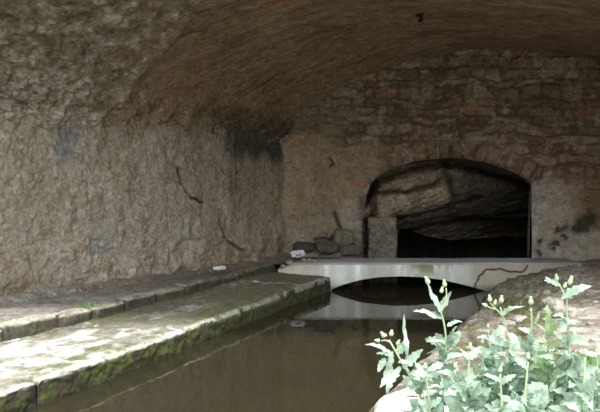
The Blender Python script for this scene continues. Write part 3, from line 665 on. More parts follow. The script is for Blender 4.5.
# ------------------------------------------------------------------ footbridge
BY0, BY1 = 10.46, 11.26
UND = np.array([P(a, b_, BY0) for a, b_ in ((331, 300), (332, 289), (345, 284), (360, 280), (378, 277.3), (400, 276.3), (420, 277), (440, 279.5), (455, 282.7), (470, 286.5), (484, 290.5), (496, 295), (500, 300))])[:, [0, 2]]
ZT = P(0, 262.5, BY0)[2]
def bridge_top(X):
    return ZT - 0.10 * np.clip((0.0 - X) / 0.33, 0, 1) ** 2
def build_bridge():
    t = thing('footbridge', 'small pale limewashed footbridge with a shallow arch over the channel', 'bridge', (2.1, 10.86, 0))
    X = np.linspace(P(278, 0, BY0)[0], P(582, 0, BY0)[0], 560); nr = 46
    zb = np.interp(X, UND[:, 0], UND[:, 1], left=-0.2, right=-0.2); zt = bridge_top(X) - 0.035
    v = np.linspace(0, 1, nr)
    front = np.stack([X[:, None] + 0 * v, np.full((560, nr), BY0), zb[:, None] + (zt - zb)[:, None] * v], -1)
    px = CX + F * front[..., 0] / BY0; py = CY + F * (H - front[..., 2]) / BY0
    def crack(pts, wd):
        dm = np.full(px.shape, 1e9); ax_ = px + 1.3 * fbm(front, 9, 2, off=55); ay_ = py + 1.3 * fbm(front, 9, 2, off=57)
        for (a, b_) in zip(pts[:-1], pts[1:]):
            s = np.clip(((ax_ - a[0]) * (b_[0] - a[0]) + (ay_ - a[1]) * (b_[1] - a[1])) / ((b_[0] - a[0]) ** 2 + (b_[1] - a[1]) ** 2), 0, 1)
            dm = np.minimum(dm, np.hypot(ax_ - a[0] - s * (b_[0] - a[0]), ay_ - a[1] - s * (b_[1] - a[1])))
        return np.exp(-(dm / wd) ** 2)
    ck = np.clip(crack([(475, 287), (480, 276), (486, 270.5), (500, 269), (508, 271.5), (522, 272.5), (528, 266)], 0.75), 0, 1)
    rough_l = sstep(312, 290, px)
    front[..., 1] -= 0.012 * fbm(front, 2, 3) + 0.006 * fbm(front, 12, 3, off=3) + rough_l * 0.03 * fbm(front, 7, 3, off=5) - 0.05 * ck
    tn = np.clip(0.5 + fbm(front, 2.2, 4, off=8), 0, 1)
    c = mixc(np.ones(front.shape) * [0.58, 0.585, 0.545], [0.67, 0.68, 0.65], tn)
    c = mixc(c, [0.50, 0.42, 0.33], 0.65 * sstep(345, 300, px))
    c = mixc(c, [0.54, 0.475, 0.39], 0.9 * sstep(365, 372, px) * sstep(400, 392, px) * sstep(0.3, 0.6, tn + 0.1))
    c = mixc(c, [0.42, 0.365, 0.29], 0.9 * sstep(462, 478, px))
    c = mixc(c, [0.30, 0.25, 0.19], 0.6 * sstep(530, 560, px))
    for (a, w_, s_) in ((358, 3.2, 1.0), (327, 2.5, 0.6), (398, 4.0, 0.8), (405, 2.5, 0.7), (342, 7, 0.4), (413, 2, 0.5), (452, 2.5, 0.4)):
        c = mixc(c, [0.93, 0.95, 0.96], np.clip(1.15 * s_ * np.exp(-((px - a + 1.5 * fbm(front, 5, 2)) / w_) ** 2) * (0.75 + 0.5 * tn), 0, 1))
    gm = np.exp(-((px - 430) / 20) ** 2) * sstep(279, 265, py) * sstep(0.25, 0.55, np.clip(0.5 + fbm(front * [1, 1, .3], 7, 3, off=9), 0, 1))
    c = mixc(c, [0.27, 0.27, 0.10], 0.95 * np.clip(1.5 * gm, 0, 1))
    gm2 = np.exp(-((px - 392) / 25) ** 2) * sstep(6, 1, py - np.interp(px, [345, 378, 400, 440], [284, 277.3, 276.3, 279.5]) + 6)
    low = sstep(0.25, 0.0, (front[..., 2] - zb[:, None])) * sstep(325, 345, px)
    c = mixc(c, [0.42, 0.43, 0.33], 0.4 * low)
    wet = sstep(0.16, 0.02, front[..., 2]); c = mixc(c, [0.16, 0.15, 0.10], 0.8 * wet)
    c = mixc(c, [0.03, 0.026, 0.022], 0.9 * ck)
    # under side and back
    und = np.stack([X, np.full(560, BY1), zb], -1)[:, None]; bk = np.stack([X, np.full(560, BY1), zt], -1)[:, None]
    g = np.concatenate([front, bk, und], 1); cc = np.concatenate([c, np.ones((560, 1, 3)) * 0.2, np.ones((560, 1, 3)) * [0.16, 0.15, 0.12]], 1)
    nvv = g.shape[1]
    f = grid_faces(560, nvv, closed_v=True)
    caps = [tuple(range(nvv))[::-1], tuple(559 * nvv + i for i in range(nvv))]
    ob = mesh_obj('arch_beam', g, f.tolist() + caps, M_BRIDGE, t, cols=cc, smooth=False)
    # deck
    Xd = np.linspace(P(279, 0, BY0)[0], P(581, 0, BY0)[0], 300); zt = bridge_top(Xd)
    yy = np.linspace(BY0 - 0.012, BY1 + 0.01, 40)
    top = np.stack([Xd[:, None] + 0 * yy, 0 * Xd[:, None] + yy, zt[:, None] + 0 * yy], -1)
    top[..., 2] += 0.01 * fbm(top, 2.5, 4) + 0.006 * fbm(top, 12, 2)
    top[:, 0, 2] -= 0.008; top[:, 0, 1] -= 0.008 * fbm(top[:, 0], 7, 3)
    lo0 = top[:, :1].copy(); lo0[..., 2] = zt[:, None] - 0.04; lo1 = top[:, -1:].copy(); lo1[..., 2] = zt[:, None] - 0.04
    g = np.concatenate([lo0, top, lo1], 1)
    tt = np.clip(0.5 + fbm(g, 2, 4, off=5), 0, 1)
    c = mixc(np.ones(g.shape) * [0.34, 0.34, 0.35], [0.45, 0.45, 0.46], tt)
    c = mixc(c, [0.22, 0.18, 0.13], 0.7 * sstep(4.2, 5.0, g[..., 0])); c = mixc(c, [0.28, 0.23, 0.17], 0.7 * sstep(0.5, -0.1, g[..., 0]))
    nvv = g.shape[1]; f = grid_faces(300, nvv, closed_v=True)
    d = mesh_obj('deck_slab', g, f.tolist() + [tuple(range(nvv))[::-1], tuple(299 * nvv + i for i in range(nvv))], M_BRIDGE, t, cols=c, smooth=False)
    d['label'] = 'grey worn top slab'
build_bridge()

# ------------------------------------------------------------------ right bank
def bank_z(d, Y, X):
    q = np.stack([X, Y, 0 * X], -1)
    zz = np.interp(d, [-0.6, -0.04, 0.0, 0.08, 0.4, 1.3, 1.9, 3, 9], [-0.7, -0.4, 0.0, 0.10, 0.22, 0.42, 0.50, 0.53, 0.55])
    low = np.interp(Y, [0, 4, 6, 11], [0.80, 0.85, 0.95, 1.0])
    st = (zz * low + 0.05 * fbm(q, 1.2, 3, off=6)) / 0.062
    k = np.floor(st); fr = st - k
    ter = (k + sstep(0.55, 0.98, fr)) * 0.062
    w = sstep(0.02, 0.12, d) * sstep(1.7, 1.0, d) * sstep(4.5, 5.5, Y)
    ph = (Y + 0.25 * X) * 2.9 + 1.1 * fbm(q, 0.8, 3, off=71) + 0.5 * fbm(q, 3, 3, off=72)
    saw = ph - np.floor(ph); bed = sstep(0.0, 0.12, saw) - saw
    wb = sstep(0.05, 0.3, d) * sstep(2.0, 1.3, d) * sstep(6.2, 7.5, Y)
    return zz * low * (1 - w) + ter * w + 0.13 * (bed - 0.4) * wb
def build_ground():
    nu, nv = 560, 330
    Y = np.concatenate([np.linspace(-4, 2, 40), np.linspace(2, 11.5, nu - 39)[1:]])[:, None] * np.ones((1, nv))
    dcol = np.concatenate([np.linspace(-0.4, 0.0, 14), np.linspace(0, 2.4, 230)[1:], np.linspace(2.4, 9.5, nv - 242)[1:]])[None, :]
    X = bank_x(Y) + dcol; q = np.stack([X, Y, 0 * X], -1)
    wob = 0.10 * fbm(q, 1.0, 3, off=2) + 0.04 * fbm(q, 4, 3, off=3)
    z = bank_z(dcol + wob, Y, X) + 0.025 * fbm(q, 1.4, 3, off=9) + 0.022 * fbm(q, 7, 4, 0.65, off=11) * sstep(0.0, 0.2, dcol)
    g = np.stack([X, Y, z], -1)
    t = np.clip(0.5 + fbm(g, 2.0, 5, 0.6, off=21), 0, 1); t2 = np.clip(0.5 + fbm(g * [0.6, 0.6, 12], 2.5, 4, off=25), 0, 1)
    rock = sstep(1.7, 1.1, dcol + 0.3 * fbm(q, 1.5, 2, off=31)) + 0 * Y
    c = mixc(np.ones(g.shape) * [0.22, 0.185, 0.145], [0.33, 0.29, 0.235], t)
    rk = mixc(np.ones(g.shape) * [0.125, 0.108, 0.072], [0.29, 0.262, 0.20], t2)
    rk = mixc(rk, [0.135, 0.13, 0.055], 0.85 * sstep(0.45, 0.6, np.clip(0.5 + fbm(g, 1.8, 4, off=35), 0, 1)))
    far = sstep(8.0, 9.3, Y + 0.3 * fbm(g, 1, 2, off=37))
    ph = (Y + 0.25 * X) * 2.9 + 1.1 * fbm(q, 0.8, 3, off=71) + 0.5 * fbm(q, 3, 3, off=72); saw = ph - np.floor(ph)
    rk = rk * (1 - 0.35 * far)[..., None]; rk = mixc(rk, [0.065, 0.062, 0.032], 0.75 * far * sstep(0.35, 0.75, saw)); rk = mixc(rk, [0.30, 0.265, 0.21], 0.5 * far * sstep(0.25, 0.1, saw))
    rk = mixc(rk, [0.07, 0.06, 0.045], 0.8 * sstep(0.1, 0.0, z))
    c = c * (1 - rock[..., None]) + rk * rock[..., None]
    pale = sstep(0.5, 0.72, np.clip(0.5 + fbm(g, 1.7, 5, 0.65, off=41), 0, 1)) * sstep(9.2, 7.5, Y)
    c = mixc(c, [0.50, 0.465, 0.40], 0.75 * pale)
    sp = fbm(g, 9, 4, 0.75, off=47); c = mixc(c, [0.55, 0.51, 0.44], 0.6 * sstep(0.22, 0.5, sp) * sstep(9.8, 8.5, Y)); c = mixc(c, [0.06, 0.048, 0.036], 0.6 * sstep(-0.2, -0.5, sp))
    c = mixc(c, [0.10, 0.08, 0.06], 0.5 * sstep(9.3, 10.6, Y))
    o = mesh_obj('ground', g, grid_faces(nu, nv, flip=False), M_EARTH, cols=c)
    struct(o, 'right bank of layered rock and bare gravelly earth sloping to the water', 'ground')
build_ground()
def ground_at(X, Y):
    X = np.array([float(X)]); Y = np.array([float(Y)]); d = X - bank_x(Y); q = np.stack([X, Y, 0 * X], -1)
    wob = 0.10 * fbm(q, 1.0, 3, off=2) + 0.04 * fbm(q, 4, 3, off=3)
    return float((bank_z(d + wob, Y, X) + 0.025 * fbm(q, 1.4, 3, off=9) + 0.014 * fbm(q, 8, 3, off=11))[0])

# ------------------------------------------------------------------ loose stones
def loose_stone(name, label, cat, c, size, rot, seed, base, group=None, amp=0.2, n=15, power=0.7, var=0.2, moss=None):
    p, f = block(c, size, rot, seed, amp, n, power)
    p = p + 0.04 * min(size) * fbm(p, 3.0 / max(size), 3)[..., None]
    o = mesh_obj(name, p, f, M_STONE, cols=stone_col(p, np.array(base), var, seed, moss), loc=(c[0], c[1], c[2] - size[2] / 2))
    return tag(o, label, cat, group)

loose_stone('boulder', 'large pale boulder at the water edge below the thistles', 'boulder', (1.0, 4.0, 0.11), (0.78, 0.85, 0.40), 0.5, 3, [0.66, 0.64, 0.58], n=31, power=0.75, amp=0.12)
for (a, b_, sz, sd, lab) in ((565, 311, (.26, .2, .13), 5, 'broad pale rock beside the tall right thistle stem'), (504, 325, (.30, .24, .15), 8, 'pale rock between the third and slender thistle stems'), (553, 300, (.24, .2, .13), 12, 'pale rock higher up the bank nearest the bridge end')):
    Y = F * (H - 0.48) / (b_ - CY); X = (a - CX) / F * Y
    loose_stone('rock', lab, 'rock', (X, Y, ground_at(X, Y) + 0.05), sz, 0.5 * sd, sd, [0.40, 0.365, 0.305], n=21, amp=0.25)

r = random.Random(3)
BANK = [(541, 333, .09), (556, 342, .07), (527, 322, .10), (552, 326, .07), (571, 338, .06), (538, 343, .08), (583, 347, .06), (515, 330, .12), (506, 322, .10), (594, 338, .06),
        (560, 352, .08), (575, 326, .05), (590, 322, .05), (545, 312, .06), (520, 308, .14), (534, 301, .08), (562, 310, .05), (580, 308, .06), (596, 303, .05), (555, 296, .05), (571, 297, .06), (586, 291, .06), (508, 310, .12), (497, 318, .14)]
for k, (a, b_, s) in enumerate(BANK):
    Y = F * (H - 0.47) / (b_ - CY); X = (a - CX) / F * Y; z = ground_at(X, Y)
    loose_stone('stone', 'small pale stone lying on the bare earth of the right bank', 'stone', (X, Y, z + 0.12 * s), (s * r.uniform(.9, 1.5), s, s * 0.6), r.uniform(0, 3), 20 + k,
                list(r.uniform(0.30, 0.55) * np.array([1, .95, .86])), 'small stones on the right bank', n=9)
WALK = [(66, 290, .10), (55, 293, .07), (80, 289, .06), (98, 286, .05), (120, 282, .06), (133, 279, .05), (27, 300, .07), (190, 268.5, .07), (174, 271, .05), (205, 267, .05), (232, 264, .05)]
for k, (a, b_, s) in enumerate(WALK):
    zz = 0.40
    for _ in range(4): Y = F * (H - zz) / (b_ + 2 - CY); zz = float(walk_z(Y)) + 0.03
    X = (a - CX) / F * Y; X = max(X, float(wall_x(Y)) + 0.22)
    loose_stone('stone', 'small grey stone fallen on the raised walkway at the foot of the left wall', 'stone', (X, Y, zz + 0.2 * s), (s * 1.0, s*.7, s * .5), r.uniform(0, 3), 60 + k,
                [0.27 * q for q in (1, .94, .85)], 'small stones on the left walkway', n=9)
RUB = [((343, 238, 11.28), (.42, .3, .34), 'round tan rubble block in the corner below the plaster, left of the arched opening', [0.24, .20, .14]),
       ((327, 247, 11.22), (.5, .3, .24), 'dark low rubble stone behind the white litter at the wall foot', [0.12, .10, .08]),
       ((350, 250, 11.2), (.4, .3, .2), 'small brown rubble stone against the left jamb of the opening', [0.19, .15, .11]),
       ((305, 247, 11.26), (.5, .25, .22), 'dark rubble stone in the corner where the two walls meet', [0.10, .085, .07])]
for k, (c, s, lab, bc) in enumerate(RUB):
    loose_stone('rubble_stone', lab, 'stone', P(*c), s, 0.2 * k, 90 + k, list(np.array(bc) * 0.62), 'rubble at the foot of the back wall', n=17, amp=0.2, power=0.6)

for k, (a, b_, Y, s) in enumerate([(289, 257.5, 10.62, .10), (304, 256.5, 10.75, .09), (309, 257, 10.8, .07), (314, 258, 10.7, .05), (291, 255.5, 10.9, .08), (283, 258.5, 10.6, .10)]):
    q = P(a, b_, Y); q[2] = float(bridge_top(np.array(q[0]))) + 0.25 * s
    loose_stone('stone', 'small grey rubble piece lying beside the white plastic bag on the bridge end', 'stone', q, (s * 1.3, s, s * .7), k, 120 + k, [0.30, 0.265, 0.22], 'rubble pieces round the plastic bag', n=9)

# ------------------------------------------------------------------ iron bracket in the vault
def add_box(V, Fc, c, s):
    b0 = len(V)
    for dx in (-.5, .5):
        for dy in (-.5, .5):
            for dz in (-.5, .5): V.append((c[0] + dx * s[0], c[1] + dy * s[1], c[2] + dz * s[2]))
    for q in ((0, 1, 3, 2), (4, 6, 7, 5), (0, 4, 5, 1), (2, 3, 7, 6), (0, 2, 6, 4), (1, 5, 7, 3)): Fc.append(tuple(b0 + i for i in q))
def build_bracket():
    p = vault_hit(420, 14)
    t = thing('iron_bracket', 'small black iron bracket hanging from the vault near the top', 'bracket', p)
    V, Fc = [], []; add_box(V, Fc, p + [0, 0, -0.01], (0.10, 0.10, 0.05)); mesh_obj('mounting_plate', V, Fc, M_IRON, t, smooth=False)
    V, Fc = [], []; add_box(V, Fc, p + [0.015, 0, -0.07], (0.05, 0.05, 0.10)); add_box(V, Fc, p + [0.005, 0, -0.115], (0.07, 0.05, 0.025)); mesh_obj('hook', V, Fc, M_IRON, t, smooth=False)
build_bracket()

# ------------------------------------------------------------------ litter
def crumple(name, c, size, seed, mat, n=22):
    p, f = block(c, size, 0.2 * seed, seed, 0.35, n, 0.9)
    p = p + np.array(size) * 0.16 * np.stack([fbm(p, 14, 3, off=k * 9 + seed, ridge=True) for k in range(3)], -1)
    return p, f
c = P(297, 254.5, 10.75)
p, f = crumple('', c, (0.27, 0.2, 0.13), 2, M_BAG)
t = thing('plastic_bag', 'crumpled white plastic bag lying on the left end of the footbridge', 'bag', c - [0, 0, 0.06])
mesh_obj('bag_film', p, f, M_BAG, t, smooth=False)
p, f = block(c + [0.03, -0.10, 0.0], (0.10, 0.02, 0.03), 0.1, 4, 0.2, 9, 0.6)
mesh_obj('printed_patch', p, f, M_RED, t)['label'] = 'red printed patch'
Y = 9.45
p, f = crumple('', P(218, 268.5, Y), (0.28, 0.14, 0.06), 6, M_PAPER)
o = mesh_obj('paper_scrap', p, f, M_PAPER, loc=P(218, 270, Y), smooth=False)
tag(o, 'crumpled pale paper scrap lying on the raised walkway', 'litter')

def leaf_strip(base, tip, width, up=(0, 0, 1), bend=0.15, lobes=0.0, n=10, fold=0.25, seed=0, twist=0.0):
    """a leaf blade: rows of left edge, midrib, right edge, bent along an arc, with toothed margins"""
    base, tip, up = np.array(base, float), np.array(tip, float), np.array(up, float)
    ax = tip - base; Lh = np.linalg.norm(ax); ax /= Lh
    sd = np.cross(ax, up); sd /= np.linalg.norm(sd) + 1e-9; nr = np.cross(sd, ax)
    if twist: sd, nr = sd * math.cos(twist) + nr * math.sin(twist), nr * math.cos(twist) - sd * math.sin(twist)
    rr_ = random.Random(seed); V = []; Fc = []; ph = rr_.uniform(0, 6.28); curl = rr_.uniform(-1.0, 1.0) * (lobes > 0); wav = 0.05 * (lobes > 0)
    for i in range(n + 1):
        t = i / n
        w = width * 0.5 * math.sin(math.pi * min(1, 0.05 + 0.95 * t ** 0.9)) ** 0.75 if t < 1 else 0.0
        if t < 0.12: w = max(w, width * 0.10)
        th = curl * t; ct, sn = math.cos(th), math.sin(th)
        s2, n2 = sd * ct + nr * sn, nr * ct - sd * sn
        c = base + ax * Lh * t + nr * bend * Lh * 4 * t * (1 - t) + nr * wav * Lh * math.sin(5.5 * t + ph)
        for s in (-1, 1):
            lo = 1 + lobes * (0.55 * math.cos(2 * math.pi * i / 3.4 + ph + s) + rr_.uniform(-.45, .35))
            V.append(c + s2 * s * w * lo + n2 * (fold * w + 0.5 * lobes * w * rr_.uniform(-1, 1)) - ax * (0.35 * lobes * w * math.cos(2 * math.pi * i / 3.4 + ph + s)))
        V.insert(len(V) - 1, c)
    for i in range(n):
        a = i * 3
        Fc += [(a, a + 1, a + 4, a + 3), (a + 1, a + 2, a + 5, a + 4)]
    return V, Fc

def tube(pts, r0, r1, m=7):
    pts = np.array(pts, float); V, Fc = [], []
    n = len(pts)
    for i in range(n):
        d = pts[min(i + 1, n - 1)] - pts[max(i - 1, 0)]; d /= np.linalg.norm(d)
        a = np.cross(d, [0.3, 1, 0.1]); a /= np.linalg.norm(a); b2 = np.cross(d, a); r_ = r0 + (r1 - r0) * i / (n - 1)
        for k in range(m):
            th = 2 * math.pi * k / m; V.append(pts[i] + r_ * (math.cos(th) * a + math.sin(th) * b2))
    for i in range(n - 1):
        for k in range(m): Fc.append((i * m + k, i * m + (k + 1) % m, (i + 1) * m + (k + 1) % m, (i + 1) * m + k))
    Fc += [tuple(range(m))[::-1], tuple((n - 1) * m + k for k in range(m))]
    return V, Fc

def join(lst):
    V, Fc = [], []
    for v, f in lst:
        b0 = len(V); V += list(v); Fc += [tuple(b0 + i for i in q) for q in f]
    return V, Fc

# dry leaves and twig
DL = [(268, 252, 11.0, 'brown dry leaf lying in the far corner of the walkway', 0), (276, 250, 11.1, 'rust-coloured dry leaf nearest the two-wall corner', 1),
      (221, 288, 8.7, 'reddish-brown dry leaf lying on the dark middle of the stone ledge', 2), (171, 299, 7.6, 'rust-brown dry leaf caught against the kerb stones', 3)]
for a, b_, Y, lab, k in DL:
    zz = LZ + 0.03 if k >= 2 else 0.56
    Y = F * (H - zz) / (b_ - CY) if k >= 2 else Y
    bp_ = np.array([(a - CX) / F * Y, Y, zz])
    v, f = leaf_strip(bp_ - [0.05, 0, -0.006], bp_ + [0.05, 0.03, 0.012], 0.06, bend=0.15, lobes=0.3, seed=k, fold=0.4)
    tag(mesh_obj('dry_leaf', v, f, M_DRY, loc=bp_), lab, 'leaf')

# ------------------------------------------------------------------ thistles
def smooth_path(pts, n=24):
    pts = np.array(pts, float); d = np.r_[0, np.cumsum(np.linalg.norm(np.diff(pts, axis=0), axis=1))]; s = np.linspace(0, d[-1], n)
    q = np.stack([np.interp(s, d, pts[:, k]) for k in range(3)], -1)
    for _ in range(3): q[1:-1] = 0.25 * q[:-2] + 0.5 * q[1:-1] + 0.25 * q[2:]
    return q

def bud_mesh(c, d, L_, R_):
    d = np.array(d, float); d /= np.linalg.norm(d); a = np.cross(d, [0.2, 1, 0.3]); a /= np.linalg.norm(a); b2 = np.cross(d, a)
    V, Fc = [], []; prof = [(0, .25), (.12, .8), (.35, 1.0), (.6, .75), (.85, .5), (1.0, .55)]; m = 9
    for t, w in prof:
        for k in range(m):
            th = 2 * math.pi * k / m; ww = w * R_ * (1 + 0.12 * (k % 2)); V.append(np.array(c) + d * L_ * t + ww * (math.cos(th) * a + math.sin(th) * b2))
    for i in range(len(prof) - 1):
        for k in range(m): Fc.append((i * m + k, i * m + (k + 1) % m, (i + 1) * m + (k + 1) % m, (i + 1) * m + k))
    Fc += [tuple(range(m))[::-1], tuple((len(prof) - 1) * m + k for k in range(m))]
    return V, Fc

def thistle(label, Y, stem, leaves=(), buds=(), branches=(), rand=12, seed=0, zone=None, wide=0.06, lmat=None, mass=(0.10, 0.2), name='sow_thistle', cat='plant', petals=()):
    """stem: [(px,py,dy)...] from tip to base; leaves: (x0,y0,x1,y1,width,bend,dy_tip[,twist]); zone: extra leaves fill along the lower stem"""
    rg = random.Random(seed)
    pts = [P(a, b_, Y + dy) for a, b_, dy in stem]
    foot = pts[-1].copy(); gz = ground_at(foot[0], foot[1])
    foot = np.array([foot[0], foot[1], gz - 0.01]); pts.append(foot)
    path = smooth_path(pts[::-1], 30)
    t = thing(name, label, cat, foot + [0, 0, 0.01], 'thistles in the foreground')
    st = [tube(path, 0.0085, 0.0045)]
    for br in branches:
        st.append(tube(smooth_path([P(a, b_, Y + dy) for a, b_, dy in br], 10), 0.005, 0.003, 6))
    v, f = join(st); mesh_obj('stem', v, f, M_STEM, t)
    lf = []
    for k, l in enumerate(leaves):
        if l[4] > 0.075: continue
        x0, y0, x1, y1, w, bd, dt = l[:7]; tw = l[7] if len(l) > 7 else 0.9
        lf.append(leaf_strip(P(x0, y0, Y), P(x0 + (x1 - x0) * (0.8 if w > .055 else 1), y0 + (y1 - y0) * (0.8 if w > .055 else 1), Y + dt), w * (0.5 if w > .055 else 0.85), (0, -0.75, 0.65), bd, 0.42, 16, 0.18, seed * 50 + k, tw - 0.9))
    for k in range(int(rand * 4.2)):
        u = rg.uniform(0.03, 0.74); i = u * (len(path) - 1); i0 = int(i)
        b0 = path[i0] + (path[min(i0 + 1, len(path) - 1)] - path[i0]) * (i - i0)
        az = rg.uniform(0, 2 * math.pi); ln = rg.uniform(*mass) * (1.1 - 0.75 * u) * 1.1; el = rg.uniform(-0.5, 1.0)
        d = np.array([math.cos(az) * math.cos(el), math.sin(az) * math.cos(el), math.sin(el)])
        lf.append(leaf_strip(b0, b0 + d * ln, ln * rg.uniform(.28, .48), (rg.uniform(-.7, .7), rg.uniform(-1.2, .1), rg.uniform(.1, 1)), rg.uniform(-.06, .16), 0.5, 14, 0.2, seed * 90 + k, rg.uniform(-1.2, 1.2)))
    v, f = join(lf); mesh_obj('foliage', v, f, lmat or M_LEAF, t)
    bos = []
    for (a, b_, dx, dz, L_, R_) in buds:
        v, f = bud_mesh(P(a, b_, Y), (dx, -0.15, dz), L_, R_); bo = mesh_obj('flower_bud', v, f, M_BUD, t); bos.append((a, b_, bo))
    for (a, b_) in petals:
        pb = min(bos, key=lambda q: abs(q[0] - a) + abs(q[1] - b_))[2]
        c0 = P(a, b_, Y - 0.005); v, f = join([leaf_strip(c0, c0 + 0.011 * np.array([math.cos(q), -0.3, math.sin(q)]), 0.005, (0, -1, .2), 0.05, 0, 4, 0.1) for q in np.linspace(0, 6.0, 9)])
        mesh_obj('petals', v, f, M_PETAL, pb)['label'] = 'pale yellow petals'
    return t

thistle('tallest left sow-thistle with curled top leaf rising against the water', 2.95,
        [(436, 296, 0), (441, 312, 0), (446, 330, .0), (446, 360, .0), (443, 395, .02)],
        [(443, 318, 412, 312, .050, .10, -.05), (440, 315, 426, 283, .055, .05, -.04, 0.4), (441, 308, 452, 291, .055, -.15, .03, .5), (447, 325, 463, 322, .04, .1, -.04), (446, 345, 422, 340, .06, .1, -.08),
         (446, 348, 460, 330, .05, .1, .05), (445, 360, 470, 352, .07, .1, -.1), (444, 366, 420, 372, .07, .12, -.1), (444, 380, 465, 395, .09, .1, -.12)],
        [(429, 284, -.5, .9, .045, .013), (445, 287, -.2, 1, .040, .012), (441, 293, .2, 1, .034, .011)],
        [[(441, 312, 0), (447, 300, 0), (446, 288, 0)], [(438, 302, 0), (431, 292, 0), (428, 285, 0)]], 16, 1)
thistle('leftmost sow-thistle leaning out over the water with small flower heads', 2.85,
        [(389, 340, 0), (396, 352, .0), (405, 368, 0), (422, 396, .03)],
        [(404, 360, 404, 313, .036, .05, -.02, .3), (391, 352, 364, 345, .045, .1, -.06), (393, 352, 380, 388, .05, -.1, -.06, .4), (385, 358, 378, 372, .04, .08, -.04), (398, 362, 418, 366, .06, .12, -.05),
         (394, 356, 376, 353, .03, .1, .0), (400, 366, 386, 394, .05, .08, -.06, .5), (404, 368, 424, 349, .055, .1, -.08), (408, 374, 440, 378, .07, .1, -.1), (410, 378, 392, 400, .08, .1, -.1), (398, 354, 409, 340, .05, .1, .02)],
        [(385, 337, -.6, .7, .034, .012), (391, 336, .1, 1, .032, .012), (397, 345, .4, .9, .03, .011), (380, 341, -1, .2, .028, .010)],
        [[(396, 352, 0), (398, 348, 0), (397, 344, 0)], [(390, 342, 0), (385, 340, 0), (381, 341, 0)]], 12, 2, petals=[(385, 335), (391, 333)])
thistle('sow-thistle with a broad leaf pointing right, third stem from the left', 3.0,
        [(500, 307, 0), (504, 318, 0), (508, 336, 0), (510, 360, .03), (512, 392, .05)],
        [(500, 315, 525, 306, .040, .12, -.06), (505, 326, 494, 336, .05, .1, -.06), (507, 334, 522, 345, .06, .1, -.08), (508, 345, 486, 350, .08, .12, -.12), (510, 360, 530, 352, .08, .1, -.1), (510, 370, 488, 378, .09, .1, -.14)],
        [(490, 302, -.15, 1, .040, .012), (501, 303, .05, 1, .042, .013), (487, 306, -.9, .4, .03, .010), (494, 305, .3, 1, .03, .01)],
        [[(503, 316, 0), (496, 309, 0), (490, 303, 0)], [(496, 309, 0), (490, 308, 0), (487, 306, 0)]], 14, 3)
thistle('slender sow-thistle with a single closed bud in the middle of the clump', 3.05,
        [(531, 308, 0), (532, 322, 0), (530, 345, 0), (527, 372, .03), (524, 396, .05)],
        [(532, 325, 540, 311, .03, .08, .0, .4), (531, 335, 518, 328, .045, .1, -.05), (530, 345, 546, 350, .06, .1, -.08), (528, 358, 510, 366, .07, .12, -.1), (527, 370, 548, 378, .08, .1, -.12)],
        [(531, 305, -.1, 1, .048, .014)], [], 14, 4)
thistle('yellow-green leafy sow-thistle between the slender one and the tall right one', 2.95,
        [(546, 316, 0), (547, 335, 0), (549, 360, .02), (552, 392, .05)],
        [(547, 335, 545, 304, .040, .1, -.04, .4), (547, 338, 556, 318, .05, .1, -.04, .5), (547, 340, 534, 322, .045, .1, -.04), (548, 345, 532, 341, .06, .1, -.08), (548, 350, 563, 338, .06, .1, -.06), (550, 362, 570, 358, .08, .12, -.1), (550, 366, 530, 376, .08, .1, -.14)],
        [(546, 312, .1, 1, .036, .012)], [], 14, 5, lmat=M_LEAF2)
thistle('tall right sow-thistle with long pointed leaf high against the ground', 2.9,
        [(568, 288, 0), (566, 300, 0), (568, 325, 0), (569, 350, .02), (570, 395, .04)],
        [(561, 298, 592, 286, .052, .12, -.06), (560, 286, 543, 281, .035, .15, -.03), (567, 318, 560, 330, .05, .1, -.06), (568, 326, 579, 340, .06, .1, -.08), (569, 345, 590, 342, .07, .12, -.1), (569, 352, 552, 362, .08, .12, -.1), (570, 366, 594, 378, .09, .1, -.12),
         (567, 322, 553, 316, .055, .12, -.08), (567, 324, 582, 322, .055, .1, -.05)],
        [(569, 285, .25, 1, .050, .013), (557, 281, -.2, 1, .036, .011), (550, 281, -.7, .5, .03, .010), (564, 288, .3, 1, .032, .010)],
        [[(566, 300, 0), (562, 289, 0), (557, 281, 0)], [(560, 286, 0), (554, 282, 0), (550, 281, 0)]], 16, 6)
thistle('low bushy sow-thistle at the bottom edge left of the middle stems', 2.65,
        [(470, 352, 0), (468, 375, 0), (466, 400, 0)],
        [(468, 372, 440, 366, .08, .1, -.1), (468, 370, 492, 362, .08, .1, -.1), (467, 385, 430, 392, .10, .1, -.12), (467, 385, 505, 392, .10, .1, -.12), (469, 360, 456, 345, .06, .1, 0), (469, 360, 484, 342, .06, .1, 0)],
        [(470, 349, 0, 1, .03, .011)], [], 26, 7, mass=(.12, .24))
thistle('low bushy sow-thistle at the bottom edge under the slender stem', 2.6,
        [(528, 362, 0), (526, 385, 0), (524, 404, 0)],
        [(527, 380, 490, 378, .10, .1, -.1), (527, 378, 560, 372, .09, .1, -.1), (526, 392, 480, 400, .12, .1, -.12), (526, 392, 570, 398, .11, .1, -.12), (527, 370, 512, 356, .06, .1, 0)],
        [(528, 359, 0, 1, .03, .011)], [], 26, 8, mass=(.12, .24))
thistle('low bushy sow-thistle in the bottom right corner', 2.62,
        [(585, 358, 0), (584, 380, 0), (583, 402, 0)],
        [(584, 378, 555, 372, .09, .1, -.1), (584, 376, 612, 370, .09, .1, -.1), (583, 390, 545, 396, .11, .1, -.12), (583, 392, 622, 396, .11, .1, -.12)],
        [(585, 355, 0, 1, .03, .011)], [], 24, 9, mass=(.10, .21))
